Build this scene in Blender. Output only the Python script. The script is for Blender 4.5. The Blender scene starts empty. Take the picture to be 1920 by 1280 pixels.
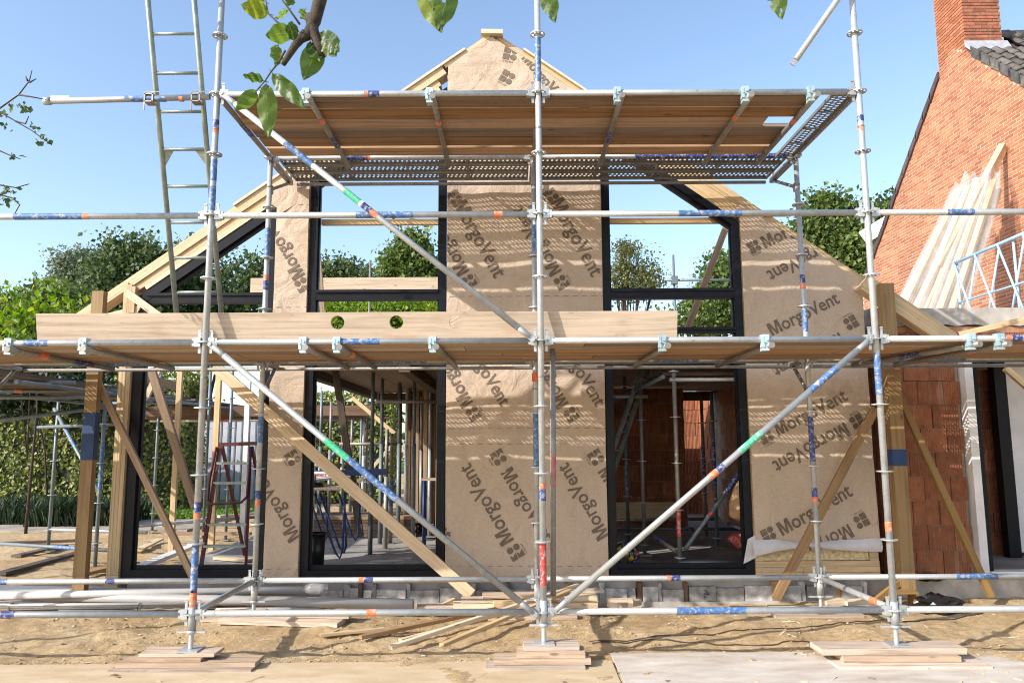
import bpy, bmesh, math, random
import numpy as np
from mathutils import Vector, Matrix
rnd = random.Random(7)
nrs = np.random.RandomState(11)
R = math.radians
scene = bpy.context.scene
COL = scene.collection

# ------------------------------------------------------------------ camera
FPX, PITCH, YAW, ROLL = 1434.587, 0.132655, 0.0019078, -0.0054036
CAM = Vector((-0.2319, -5.815, 1.550))

def ray(px, py):
    """world direction through a point of the photograph (1920 x 1280)"""
    u, w = px - 960.0, py - 640.0
    cr, sr = math.cos(ROLL), math.sin(ROLL)
    u, w = u * cr + w * sr, -u * sr + w * cr
    x, y, z = u, FPX * math.cos(PITCH) + w * math.sin(PITCH), FPX * math.sin(PITCH) - w * math.cos(PITCH)
    cy, sy = math.cos(YAW), math.sin(YAW)
    return Vector((x * cy + y * sy, -x * sy + y * cy, z))

def at(px, py, Y):
    d = ray(px, py)
    return CAM + d * ((Y - CAM.y) / d.y)

def gp(px, py, z=0.0):
    d = ray(px, py)
    return CAM + d * ((z - CAM.z) / d.z)

cd = bpy.data.cameras.new('camera')
cam = bpy.data.objects.new('camera', cd)
COL.objects.link(cam)
scene.camera = cam
cd.sensor_width = 36.0
cd.lens = FPX / 1920.0 * 36.0
cd.clip_start, cd.clip_end = 0.05, 2000.0
fw = ray(960, 640).normalized()
rt = (ray(1060, 640) - ray(860, 640)).normalized()
up = rt.cross(fw).normalized()
mw = Matrix.Identity(4)
for i in range(3):
    mw[i][0], mw[i][1], mw[i][2], mw[i][3] = rt[i], up[i], -fw[i], CAM[i]
cam.matrix_world = mw
cd.dof.use_dof = True
cd.dof.focus_distance = 6.9
cd.dof.aperture_fstop = 10.0

# ------------------------------------------------------------------ light
SUN = Vector((1.57, 1.0, -1.08)).normalized()          # the way the light travels
EL = math.asin(-SUN.z)
AZ = math.atan2(-SUN.x, -SUN.y)                         # clockwise from +Y
world = bpy.data.worlds.new('World')
scene.world = world
world.use_nodes = True
wn = world.node_tree
bg = wn.nodes['Background']
sky = wn.nodes.new('ShaderNodeTexSky')
sky.sky_type = 'NISHITA'
sky.sun_disc = False
sky.sun_elevation = EL
sky.sun_rotation = AZ
sky.air_density = 1.0
sky.dust_density = 1.2
sky.ozone_density = 1.0
bg.inputs['Strength'].default_value = 0.14
wn.links.new(sky.outputs[0], bg.inputs['Color'])
sl = bpy.data.lights.new('sun', 'SUN')
sl.energy = 3.05
sl.angle = R(0.5)
sl.color = (1.0, 0.965, 0.91)
so = bpy.data.objects.new('sun', sl)
COL.objects.link(so)
so.location = (-20, -14, 14)
so.rotation_euler = SUN.to_track_quat('-Z', 'Y').to_euler()
vs = scene.view_settings
vs.view_transform = 'Standard'
vs.look = 'None'
vs.gamma = 1.0
vs.use_curve_mapping = False
vs.exposure = 1.15
scene.cycles.pixel_filter_type = 'BLACKMAN_HARRIS'
scene.cycles.filter_width = 1.05

# ------------------------------------------------------------------ materials
MATS = {}

def new_mat(name):
    m = bpy.data.materials.new(name)
    m.use_nodes = True
    nt = m.node_tree
    return m, nt, nt.nodes['Principled BSDF']

def N(nt, t, **kw):
    n = nt.nodes.new(t)
    for k, v in kw.items():
        if k in n.inputs.keys():
            n.inputs[k].default_value = v
        else:
            setattr(n, k, v)
    return n

def ramp(nt, fac, stops):
    r = nt.nodes.new('ShaderNodeValToRGB')
    els = r.color_ramp.elements
    while len(els) < len(stops):
        els.new(0.5)
    for e, (p, c) in zip(els, stops):
        e.position = p
        e.color = (c[0], c[1], c[2], 1)
    nt.links.new(fac, r.inputs[0])
    return r.outputs[0]

def mix(nt, fac, a, b, mode='MIX'):
    n = nt.nodes.new('ShaderNodeMix')
    n.data_type = 'RGBA'
    n.blend_type = mode
    for sock, v in ((n.inputs[0], fac), (n.inputs[6], a), (n.inputs[7], b)):
        if hasattr(v, 'links'):
            nt.links.new(v, sock)
        else:
            sock.default_value = v if not isinstance(v, tuple) else (v[0], v[1], v[2], 1)
    return n.outputs[2]

def noise(nt, vec, scale, detail=4.0, rough=0.55, dist=0.0):
    n = N(nt, 'ShaderNodeTexNoise')
    n.inputs['Scale'].default_value = scale
    n.inputs['Detail'].default_value = detail
    n.inputs['Roughness'].default_value = rough
    n.inputs['Distortion'].default_value = dist
    if vec is not None:
        nt.links.new(vec, n.inputs['Vector'])
    return n.outputs['Fac']

def coords(nt, kind='Object', scale=(1, 1, 1)):
    tc = nt.nodes.new('ShaderNodeTexCoord')
    mp = nt.nodes.new('ShaderNodeMapping')
    mp.inputs['Scale'].default_value = scale
    nt.links.new(tc.outputs[kind], mp.inputs['Vector'])
    return mp.outputs[0]

def world_pos(nt, scale=(1, 1, 1)):
    g = nt.nodes.new('ShaderNodeNewGeometry')
    mp = nt.nodes.new('ShaderNodeMapping')
    mp.inputs['Scale'].default_value = scale
    nt.links.new(g.outputs['Position'], mp.inputs['Vector'])
    return mp.outputs[0]

def bump(nt, bsdf, h, strength=0.3, dist=0.01):
    b = nt.nodes.new('ShaderNodeBump')
    b.inputs['Strength'].default_value = strength
    b.inputs['Distance'].default_value = dist
    nt.links.new(h, b.inputs['Height'])
    nt.links.new(b.outputs[0], bsdf.inputs['Normal'])

def vary(nt, col, amount=0.25, hue=0.0):
    """object to object brightness differences"""
    oi = nt.nodes.new('ShaderNodeObjectInfo')
    mr = nt.nodes.new('ShaderNodeMapRange')
    mr.inputs[3].default_value = 1 - amount
    mr.inputs[4].default_value = 1 + amount
    nt.links.new(oi.outputs['Random'], mr.inputs[0])
    hs = nt.nodes.new('ShaderNodeHueSaturation')
    nt.links.new(mr.outputs[0], hs.inputs['Value'])
    nt.links.new(col, hs.inputs['Color'])
    return hs.outputs[0]

def plain(name, col, rough=0.6, metal=0.0, var=0.15, nscale=6.0, bmp=0.0, ovar=0.0):
    m, nt, b = new_mat(name)
    v = world_pos(nt)
    f = noise(nt, v, nscale, 5)
    dark = tuple(c * (1 - var * 1.6) for c in col)
    light = tuple(min(1, c * (1 + var)) for c in col)
    c = ramp(nt, f, [(0.3, dark), (0.7, light)])
    if ovar:
        c = vary(nt, c, ovar)
    nt.links.new(c, b.inputs['Base Color'])
    b.inputs['Roughness'].default_value = rough
    b.inputs['Metallic'].default_value = metal
    if bmp:
        bump(nt, b, noise(nt, v, nscale * 6, 4), bmp, 0.004)
    MATS[name] = m
    return m

def steel(name, col, rough, metal, dirt):
    m, nt, b = new_mat(name)
    v = world_pos(nt)
    f = noise(nt, v, 16, 6, 0.65)
    f2 = noise(nt, v, 3.1, 3)
    c = ramp(nt, f, [(0.28, tuple(x * 0.80 for x in col)), (0.5, col), (0.72, tuple(min(1, x * 1.12) for x in col))])
    c = mix(nt, ramp(nt, f2, [(0.55, (0, 0, 0)), (0.8, (0.5, 0.5, 0.5))]), c, dirt)
    f4 = noise(nt, v, 38, 5, 0.75)
    c = mix(nt, ramp(nt, f4, [(0.60, (0, 0, 0)), (0.68, (0.7, 0.7, 0.7))]), c, (0.60, 0.58, 0.54))
    f5 = noise(nt, v, 9, 4, 0.7)
    c = mix(nt, ramp(nt, f5, [(0.62, (0, 0, 0)), (0.72, (0.5, 0.5, 0.5))]), c, (0.21, 0.13, 0.085))
    c = vary(nt, c, 0.18)
    nt.links.new(c, b.inputs['Base Color'])
    b.inputs['Metallic'].default_value = metal
    r = ramp(nt, f, [(0.3, (rough + .15,) * 3), (0.7, (rough - .08,) * 3)])
    nt.links.new(r, b.inputs['Roughness'])
    bump(nt, b, noise(nt, v, 60, 3), 0.12, 0.002)
    MATS[name] = m
    return m

def wood(name, col, dark, rough=0.75, grain=26.0, along=1.1, knots=True, ovar=0.2, stain=None):
    m, nt, b = new_mat(name)
    uv = nt.nodes.new('ShaderNodeUVMap')
    oi = nt.nodes.new('ShaderNodeObjectInfo')
    add = nt.nodes.new('ShaderNodeVectorMath')
    add.operation = 'MULTIPLY_ADD'
    cmb = nt.nodes.new('ShaderNodeCombineXYZ')
    nt.links.new(oi.outputs['Random'], cmb.inputs[0])
    nt.links.new(oi.outputs['Random'], cmb.inputs[1])
    nt.links.new(oi.outputs['Random'], cmb.inputs[2])
    add.inputs[1].default_value = (17, 31, 9)
    nt.links.new(cmb.outputs[0], add.inputs[0])
    nt.links.new(uv.outputs[0], add.inputs[2])
    mp = nt.nodes.new('ShaderNodeMapping')
    mp.inputs['Scale'].default_value = (along, grain, 1)
    nt.links.new(add.outputs[0], mp.inputs['Vector'])
    g = noise(nt, mp.outputs[0], 1.6, 6, 0.6, 0.6)
    c = ramp(nt, g, [(0.3, dark), (0.52, col), (0.75, tuple(min(1, x * 1.18) for x in col))])
    mp2 = nt.nodes.new('ShaderNodeMapping')
    mp2.inputs['Scale'].default_value = (2.2, 5, 1)
    nt.links.new(add.outputs[0], mp2.inputs['Vector'])
    blot = noise(nt, mp2.outputs[0], 1.3, 4)
    sc = stain if stain else tuple(x * 0.6 for x in col)
    c = mix(nt, ramp(nt, blot, [(0.55, (0, 0, 0)), (0.78, (0.55, 0.55, 0.55))]), c, sc)
    if knots:
        mp3 = nt.nodes.new('ShaderNodeMapping')
        mp3.inputs['Scale'].default_value = (2.4, 7, 1)
        nt.links.new(add.outputs[0], mp3.inputs['Vector'])
        vo = nt.nodes.new('ShaderNodeTexVoronoi')
        vo.inputs['Scale'].default_value = 1.0
        nt.links.new(mp3.outputs[0], vo.inputs['Vector'])
        kf = ramp(nt, vo.outputs['Distance'], [(0.05, (0.75, 0.75, 0.75)), (0.11, (0, 0, 0))])
        c = mix(nt, kf, c, tuple(x * 0.45 for x in dark))
    c = vary(nt, c, ovar)
    ml = N(nt, 'ShaderNodeMath', operation='MULTIPLY')
    ml.inputs[1].default_value = 7.31
    nt.links.new(oi.outputs['Random'], ml.inputs[0])
    fr = N(nt, 'ShaderNodeMath', operation='FRACT')
    nt.links.new(ml.outputs[0], fr.inputs[0])
    mr2 = nt.nodes.new('ShaderNodeMapRange')
    mr2.inputs[3].default_value = 1 - ovar * 1.3
    mr2.inputs[4].default_value = 1 + ovar * .5
    nt.links.new(fr.outputs[0], mr2.inputs[0])
    hs2 = nt.nodes.new('ShaderNodeHueSaturation')
    nt.links.new(mr2.outputs[0], hs2.inputs['Saturation'])
    nt.links.new(c, hs2.inputs['Color'])
    c = hs2.outputs[0]
    dv = noise(nt, mp2.outputs[0], 3.7, 6, 0.75)
    c = mix(nt, ramp(nt, dv, [(0.60, (0, 0, 0)), (0.70, (0.45, 0.45, 0.45))]), c, tuple(x * 0.5 for x in dark))
    nt.links.new(c, b.inputs['Base Color'])
    b.inputs['Roughness'].default_value = rough
    bump(nt, b, g, 0.25, 0.004)
    MATS[name] = m
    return m

steel('galv', (0.43, 0.445, 0.445), 0.42, 0.45, (0.33, 0.30, 0.26))
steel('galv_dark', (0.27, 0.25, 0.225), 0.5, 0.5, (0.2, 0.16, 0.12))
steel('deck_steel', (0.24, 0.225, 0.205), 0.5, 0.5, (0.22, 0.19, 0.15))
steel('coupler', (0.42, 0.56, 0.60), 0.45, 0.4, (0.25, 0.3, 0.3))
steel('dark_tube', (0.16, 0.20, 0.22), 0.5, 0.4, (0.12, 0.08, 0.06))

def paint(name, col):
    m, nt, b = new_mat(name)
    v = world_pos(nt)
    f = noise(nt, v, 34, 6, 0.72)
    c = ramp(nt, f, [(0.32, col), (0.52, tuple(min(1, x * 1.25 + 0.02) for x in col)), (0.60, (0.36, 0.36, 0.36))])
    nt.links.new(c, b.inputs['Base Color'])
    b.inputs['Roughness'].default_value = 0.5
    MATS[name] = m
paint('blue', (0.035, 0.105, 0.26))
paint('navy', (0.012, 0.025, 0.14))
paint('orange', (0.62, 0.13, 0.04))
paint('green', (0.02, 0.36, 0.17))
paint('red', (0.42, 0.03, 0.02))
paint('white', (0.7, 0.7, 0.7))
plain('blue_legs', (0.02, 0.05, 0.17), 0.45)
plain('blue_band', (0.015, 0.045, 0.13), 0.7)

wood('deck_board', (0.36, 0.225, 0.125), (0.19, 0.11, 0.06), 0.8, 14, 0.5, ovar=0.38, stain=(0.23, 0.14, 0.085))
wood('grey_board', (0.46, 0.36, 0.26), (0.31, 0.23, 0.16), 0.85, 18, 0.7, ovar=0.1, stain=(0.30, 0.19, 0.12))
wood('pad_board', (0.50, 0.36, 0.25), (0.28, 0.19, 0.12), 0.85, 20, 1.2, ovar=0.25, stain=(0.34, 0.26, 0.2))
wood('pine', (0.60, 0.43, 0.24), (0.44, 0.29, 0.14), 0.65, 30, 1.0, ovar=0.12)
wood('pale_pine', (0.66, 0.52, 0.35), (0.52, 0.38, 0.23), 0.65, 24, 1.0, ovar=0.12)
wood('lvl', (0.55, 0.40, 0.225), (0.33, 0.22, 0.11), 0.65, 46, 0.5, knots=False, ovar=0.08)
wood('treated', (0.28, 0.165, 0.055), (0.17, 0.095, 0.03), 0.7, 22, 0.7, ovar=0.1)
wood('brown_batten', (0.31, 0.19, 0.095), (0.2, 0.11, 0.05), 0.75, 22, 0.9, ovar=0.18)
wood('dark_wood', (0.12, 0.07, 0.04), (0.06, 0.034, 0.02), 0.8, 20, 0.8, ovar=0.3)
wood('ceiling_board', (0.30, 0.22, 0.15), (0.2, 0.14, 0.09), 0.8, 5, 0.4, knots=False, ovar=0.12)
plain('anthracite', (0.007, 0.0075, 0.011), 0.42, 0.0, 0.2, 9)
MATS['anthracite'].node_tree.nodes['Principled BSDF'].inputs['Specular IOR Level'].default_value = 0.22
plain('black_plastic', (0.012, 0.012, 0.013), 0.35, 0.0, 0.2, 8)
plain('concrete', (0.42, 0.38, 0.335), 0.9, 0, 0.22, 5, 0.4)
plain('slab', (0.27, 0.245, 0.225), 0.85, 0, 0.25, 2.5, 0.3)
plain('white_board', (0.70, 0.68, 0.68), 0.6, 0, 0.08, 4)
plain('white_sheet', (0.55, 0.525, 0.53), 0.55, 0, 0.06, 7)
plain('eps', (0.36, 0.35, 0.335), 0.7, 0, 0.35, 10, 0.4, ovar=0.5)
plain('pvc', (0.40, 0.375, 0.355), 0.4, 0, 0.08, 3)
plain('pvc_light', (0.50, 0.475, 0.455), 0.4, 0, 0.08, 3)
plain('wool', (0.62, 0.48, 0.27), 0.95, 0, 0.25, 30, 0.8)
plain('print_ink', (0.155, 0.112, 0.08), 0.8, 0, 0.2, 30)
plain('ink_dark', (0.03, 0.035, 0.06), 0.8, 0, 0.1, 30)
plain('mortar', (0.46, 0.37, 0.285), 0.95, 0, 0.15, 12, 0.4)
plain('dark_mortar', (0.30, 0.22, 0.17), 0.95, 0, 0.25, 8, 0.4)
plain('tile', (0.10, 0.088, 0.078), 0.6, 0, 0.3, 9, 0.2, ovar=0.4)
plain('verge', (0.07, 0.05, 0.05), 0.6, 0, 0.2, 9, ovar=0.3)
plain('lead', (0.42, 0.43, 0.45), 0.5, 0.2, 0.15, 9)
plain('bark', (0.055, 0.040, 0.028), 0.9, 0, 0.4, 40, 0.6)
plain('twig', (0.07, 0.045, 0.035), 0.8, 0, 0.2, 30)
plain('lattice_blue', (0.36, 0.56, 0.76), 0.45, 0.1, 0.1, 8)
plain('ladder_alu', (0.27, 0.315, 0.28), 0.4, 0.4, 0.18, 9)
plain('ladder_red', (0.09, 0.012, 0.014), 0.45, 0.0, 0.2, 9)
plain('yellow', (0.7, 0.45, 0.03), 0.5, 0, 0.1, 9)
plain('bag', (0.50, 0.31, 0.17), 0.8, 0, 0.2, 9)
plain('shed_panel', (0.50, 0.50, 0.53), 0.5, 0, 0.08, 3)
plain('paving', (0.33, 0.28, 0.235), 0.9, 0, 0.22, 1.6, 0.3)
plain('brick_dust', (0.40, 0.20, 0.12), 0.9, 0, 0.3, 9)

def clay(name, col, dark, ribs, ovar, bleach):
    m, nt, b = new_mat(name)
    v = world_pos(nt)
    f = noise(nt, v, 11, 5, 0.6)
    c = ramp(nt, f, [(0.25, dark), (0.6, col)])
    f2 = noise(nt, world_pos(nt, (9, 9, 1.2)), 1.4, 4)
    c = mix(nt, ramp(nt, f2, [(0.60, (0, 0, 0)), (0.80, (bleach,) * 3)]), c, (0.55, 0.40, 0.32))
    f6 = noise(nt, v, 0.9, 5, 0.6)
    c = mix(nt, ramp(nt, f6, [(0.42, (0.38, 0.38, 0.38)), (0.6, (0, 0, 0))]), c, tuple(x * 0.55 for x in dark))
    c = vary(nt, c, ovar)
    nt.links.new(c, b.inputs['Base Color'])
    b.inputs['Roughness'].default_value = 0.9
    if ribs:
        wv = nt.nodes.new('ShaderNodeTexWave')
        wv.bands_direction = 'DIAGONAL'
        wv.inputs['Scale'].default_value = 1.0
        nt.links.new(world_pos(nt, (24, 24, 0.001)), wv.inputs['Vector'])
        bump(nt, b, wv.outputs['Fac'], 0.5, 0.012)
    else:
        bump(nt, b, noise(nt, v, 60, 4), 0.4, 0.006)
    MATS[name] = m
clay('brick', (0.42, 0.157, 0.07), (0.31, 0.105, 0.048), False, 0.25, 0.25)
clay('shaded_brick', (0.33, 0.12, 0.065), (0.19, 0.07, 0.045), False, 0.3, 0.3)  # for the chimney's front face only: its shade is put into this darker colour
clay('clay_block', (0.34, 0.125, 0.055), (0.20, 0.068, 0.03), True, 0.22, 0.5)

def membrane():
    m, nt, b = new_mat('membrane')
    v = world_pos(nt)
    f = noise(nt, v, 90, 3, 0.7)
    f2 = noise(nt, v, 2.2, 5, 0.6)
    c = ramp(nt, f, [(0.3, (0.405, 0.300, 0.212)), (0.7, (0.515, 0.402, 0.298))])
    c = mix(nt, ramp(nt, f2, [(0.42, (0, 0, 0)), (0.8, (0.4, 0.4, 0.4))]), c, (0.50, 0.41, 0.33))
    f3 = noise(nt, v, 5.5, 4, 0.6, 1.0)
    c = mix(nt, ramp(nt, f3, [(0.56, (0, 0, 0)), (0.76, (0.4, 0.4, 0.4))]), c, (0.31, 0.20, 0.115))
    nt.links.new(c, b.inputs['Base Color'])
    b.inputs['Roughness'].default_value = 0.72
    bump(nt, b, noise(nt, v, 3.2, 6, 0.6, 1.8), 0.42, 0.06)
    MATS['membrane'] = m
membrane()

def sand():
    m, nt, b = new_mat('sand')
    v = world_pos(nt)
    f1 = noise(nt, v, 1.1, 6, 0.6)
    f2 = noise(nt, v, 14, 6, 0.7)
    f3 = noise(nt, v, 70, 4, 0.7)
    c = ramp(nt, f1, [(0.3, (0.42, 0.275, 0.13)), (0.5, (0.54, 0.385, 0.205)), (0.7, (0.62, 0.48, 0.30))])
    c = mix(nt, ramp(nt, f2, [(0.40, (0.55, 0.55, 0.55)), (0.56, (0, 0, 0))]), c, (0.29, 0.175, 0.08))
    c = mix(nt, ramp(nt, f3, [(0.58, (0, 0, 0)), (0.72, (0.45, 0.45, 0.45))]), c, (0.66, 0.53, 0.36))
    nt.links.new(c, b.inputs['Base Color'])
    b.inputs['Roughness'].default_value = 0.95
    ad = nt.nodes.new('ShaderNodeMath')
    ad.operation = 'ADD'
    nt.links.new(f2, ad.inputs[0])
    nt.links.new(f3, ad.inputs[1])
    bump(nt, b, ad.outputs[0], 0.8, 0.03)
    MATS['sand'] = m
sand()

def dusty_plate():
    m, nt, b = new_mat('dusty_plate')
    v = world_pos(nt)
    f1 = noise(nt, world_pos(nt, (0.7, 2.2, 1)), 2.6, 6, 0.65)
    f2 = noise(nt, v, 30, 5, 0.7)
    c = ramp(nt, f1, [(0.32, (0.36, 0.295, 0.23)), (0.52, (0.50, 0.435, 0.37)), (0.7, (0.60, 0.54, 0.48))])
    c = mix(nt, ramp(nt, f2, [(0.5, (0, 0, 0)), (0.75, (0.5, 0.5, 0.5))]), c, (0.46, 0.34, 0.21))
    nt.links.new(c, b.inputs['Base Color'])
    b.inputs['Roughness'].default_value = 0.9
    bump(nt, b, f2, 0.35, 0.006)
    MATS['dusty_plate'] = m
dusty_plate()
m = MATS['dusty_plate'].copy()
m.name = 'sandy_plate'
for n_ in m.node_tree.nodes:
    if n_.type == 'VALTORGB' and len(n_.color_ramp.elements) == 3:
        for e_, c_ in zip(n_.color_ramp.elements, ((0.42, 0.30, 0.17), (0.51, 0.385, 0.24), (0.58, 0.47, 0.33))):
            e_.color = (*c_, 1)
MATS['sandy_plate'] = m

def leafmat(name, c0, c1, c2, trans=0.35):
    m, nt, b = new_mat(name)
    g = nt.nodes.new('ShaderNodeNewGeometry')
    c = ramp(nt, g.outputs['Random Per Island'], [(0.0, c0), (0.55, c1), (1.0, c2)])
    nt.links.new(c, b.inputs['Base Color'])
    b.inputs['Roughness'].default_value = 0.55
    tr = nt.nodes.new('ShaderNodeBsdfTranslucent')
    hs = nt.nodes.new('ShaderNodeHueSaturation')
    hs.inputs['Value'].default_value = 1.5
    hs.inputs['Saturation'].default_value = 1.1
    nt.links.new(c, hs.inputs['Color'])
    nt.links.new(hs.outputs[0], tr.inputs['Color'])
    ms = nt.nodes.new('ShaderNodeMixShader')
    ms.inputs[0].default_value = trans
    nt.links.new(b.outputs[0], ms.inputs[1])
    nt.links.new(tr.outputs[0], ms.inputs[2])
    nt.links.new(ms.outputs[0], nt.nodes['Material Output'].inputs['Surface'])
    MATS[name] = m
leafmat('leaf_dark', (0.028, 0.052, 0.017), (0.07, 0.112, 0.034), (0.16, 0.195, 0.07))
leafmat('leaf_mid', (0.045, 0.08, 0.016), (0.09, 0.145, 0.028), (0.20, 0.235, 0.06))
leafmat('leaf_pale', (0.10, 0.13, 0.075), (0.15, 0.185, 0.11), (0.22, 0.25, 0.15), 0.25)
leafmat('leaf_birch', (0.08, 0.10, 0.03), (0.13, 0.15, 0.05), (0.22, 0.21, 0.08))
leafmat('leaf_bright', (0.08, 0.16, 0.012), (0.14, 0.24, 0.02), (0.30, 0.34, 0.04), 0.45)
leafmat('leaf_hedge', (0.09, 0.125, 0.02), (0.19, 0.22, 0.045), (0.37, 0.36, 0.09), 0.25)
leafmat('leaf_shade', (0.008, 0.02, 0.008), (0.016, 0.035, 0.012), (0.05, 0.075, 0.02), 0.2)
leafmat('leaf_grass', (0.07, 0.15, 0.012), (0.11, 0.21, 0.02), (0.17, 0.26, 0.03), 0.3)

def near_leaf():
    m, nt, b = new_mat('near_leaf')
    uv = nt.nodes.new('ShaderNodeUVMap')
    sp = nt.nodes.new('ShaderNodeSeparateXYZ')
    nt.links.new(uv.outputs[0], sp.inputs[0])
    ab = nt.nodes.new('ShaderNodeMath')
    ab.operation = 'ABSOLUTE'
    nt.links.new(sp.outputs[1], ab.inputs[0])
    oi = nt.nodes.new('ShaderNodeObjectInfo')
    c = ramp(nt, oi.outputs['Random'], [(0.0, (0.055, 0.10, 0.012)), (0.7, (0.10, 0.15, 0.015)), (1.0, (0.24, 0.27, 0.02))])
    f = noise(nt, coords(nt, 'UV', (30, 30, 1)), 1, 4)
    c = mix(nt, ramp(nt, f, [(0.4, (0.35, 0.35, 0.35)), (0.65, (0, 0, 0))]), c, (0.03, 0.065, 0.01))
    c = mix(nt, ramp(nt, ab.outputs[0], [(0.02, (0.7, 0.7, 0.7)), (0.06, (0, 0, 0))]), c, (0.20, 0.26, 0.07))
    nt.links.new(c, b.inputs['Base Color'])
    b.inputs['Roughness'].default_value = 0.42
    tr = nt.nodes.new('ShaderNodeBsdfTranslucent')
    hs = nt.nodes.new('ShaderNodeHueSaturation')
    hs.inputs['Value'].default_value = 3.0
    nt.links.new(c, hs.inputs['Color'])
    nt.links.new(hs.outputs[0], tr.inputs['Color'])
    ms = nt.nodes.new('ShaderNodeMixShader')
    ms.inputs[0].default_value = 0.45
    nt.links.new(b.outputs[0], ms.inputs[1])
    nt.links.new(tr.outputs[0], ms.inputs[2])
    nt.links.new(ms.outputs[0], nt.nodes['Material Output'].inputs['Surface'])
    MATS['near_leaf'] = m
near_leaf()

def film():
    m, nt, b = new_mat('film')
    v = world_pos(nt)
    b.inputs['Base Color'].default_value = (0.62, 0.61, 0.59, 1)
    b.inputs['Roughness'].default_value = 0.22
    bump(nt, b, noise(nt, v, 3.5, 3, 0.5, 1.0), 0.25, 0.05)
    tp = nt.nodes.new('ShaderNodeBsdfTransparent')
    ms = nt.nodes.new('ShaderNodeMixShader')
    f = noise(nt, world_pos(nt, (3, 3, 1)), 3, 4)
    r = ramp(nt, f, [(0.3, (0.72,) * 3), (0.7, (0.58,) * 3)])
    nt.links.new(r, ms.inputs[0])
    nt.links.new(b.outputs[0], ms.inputs[1])
    nt.links.new(tp.outputs[0], ms.inputs[2])
    nt.links.new(ms.outputs[0], nt.nodes['Material Output'].inputs['Surface'])
    MATS['film'] = m
film()

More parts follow.
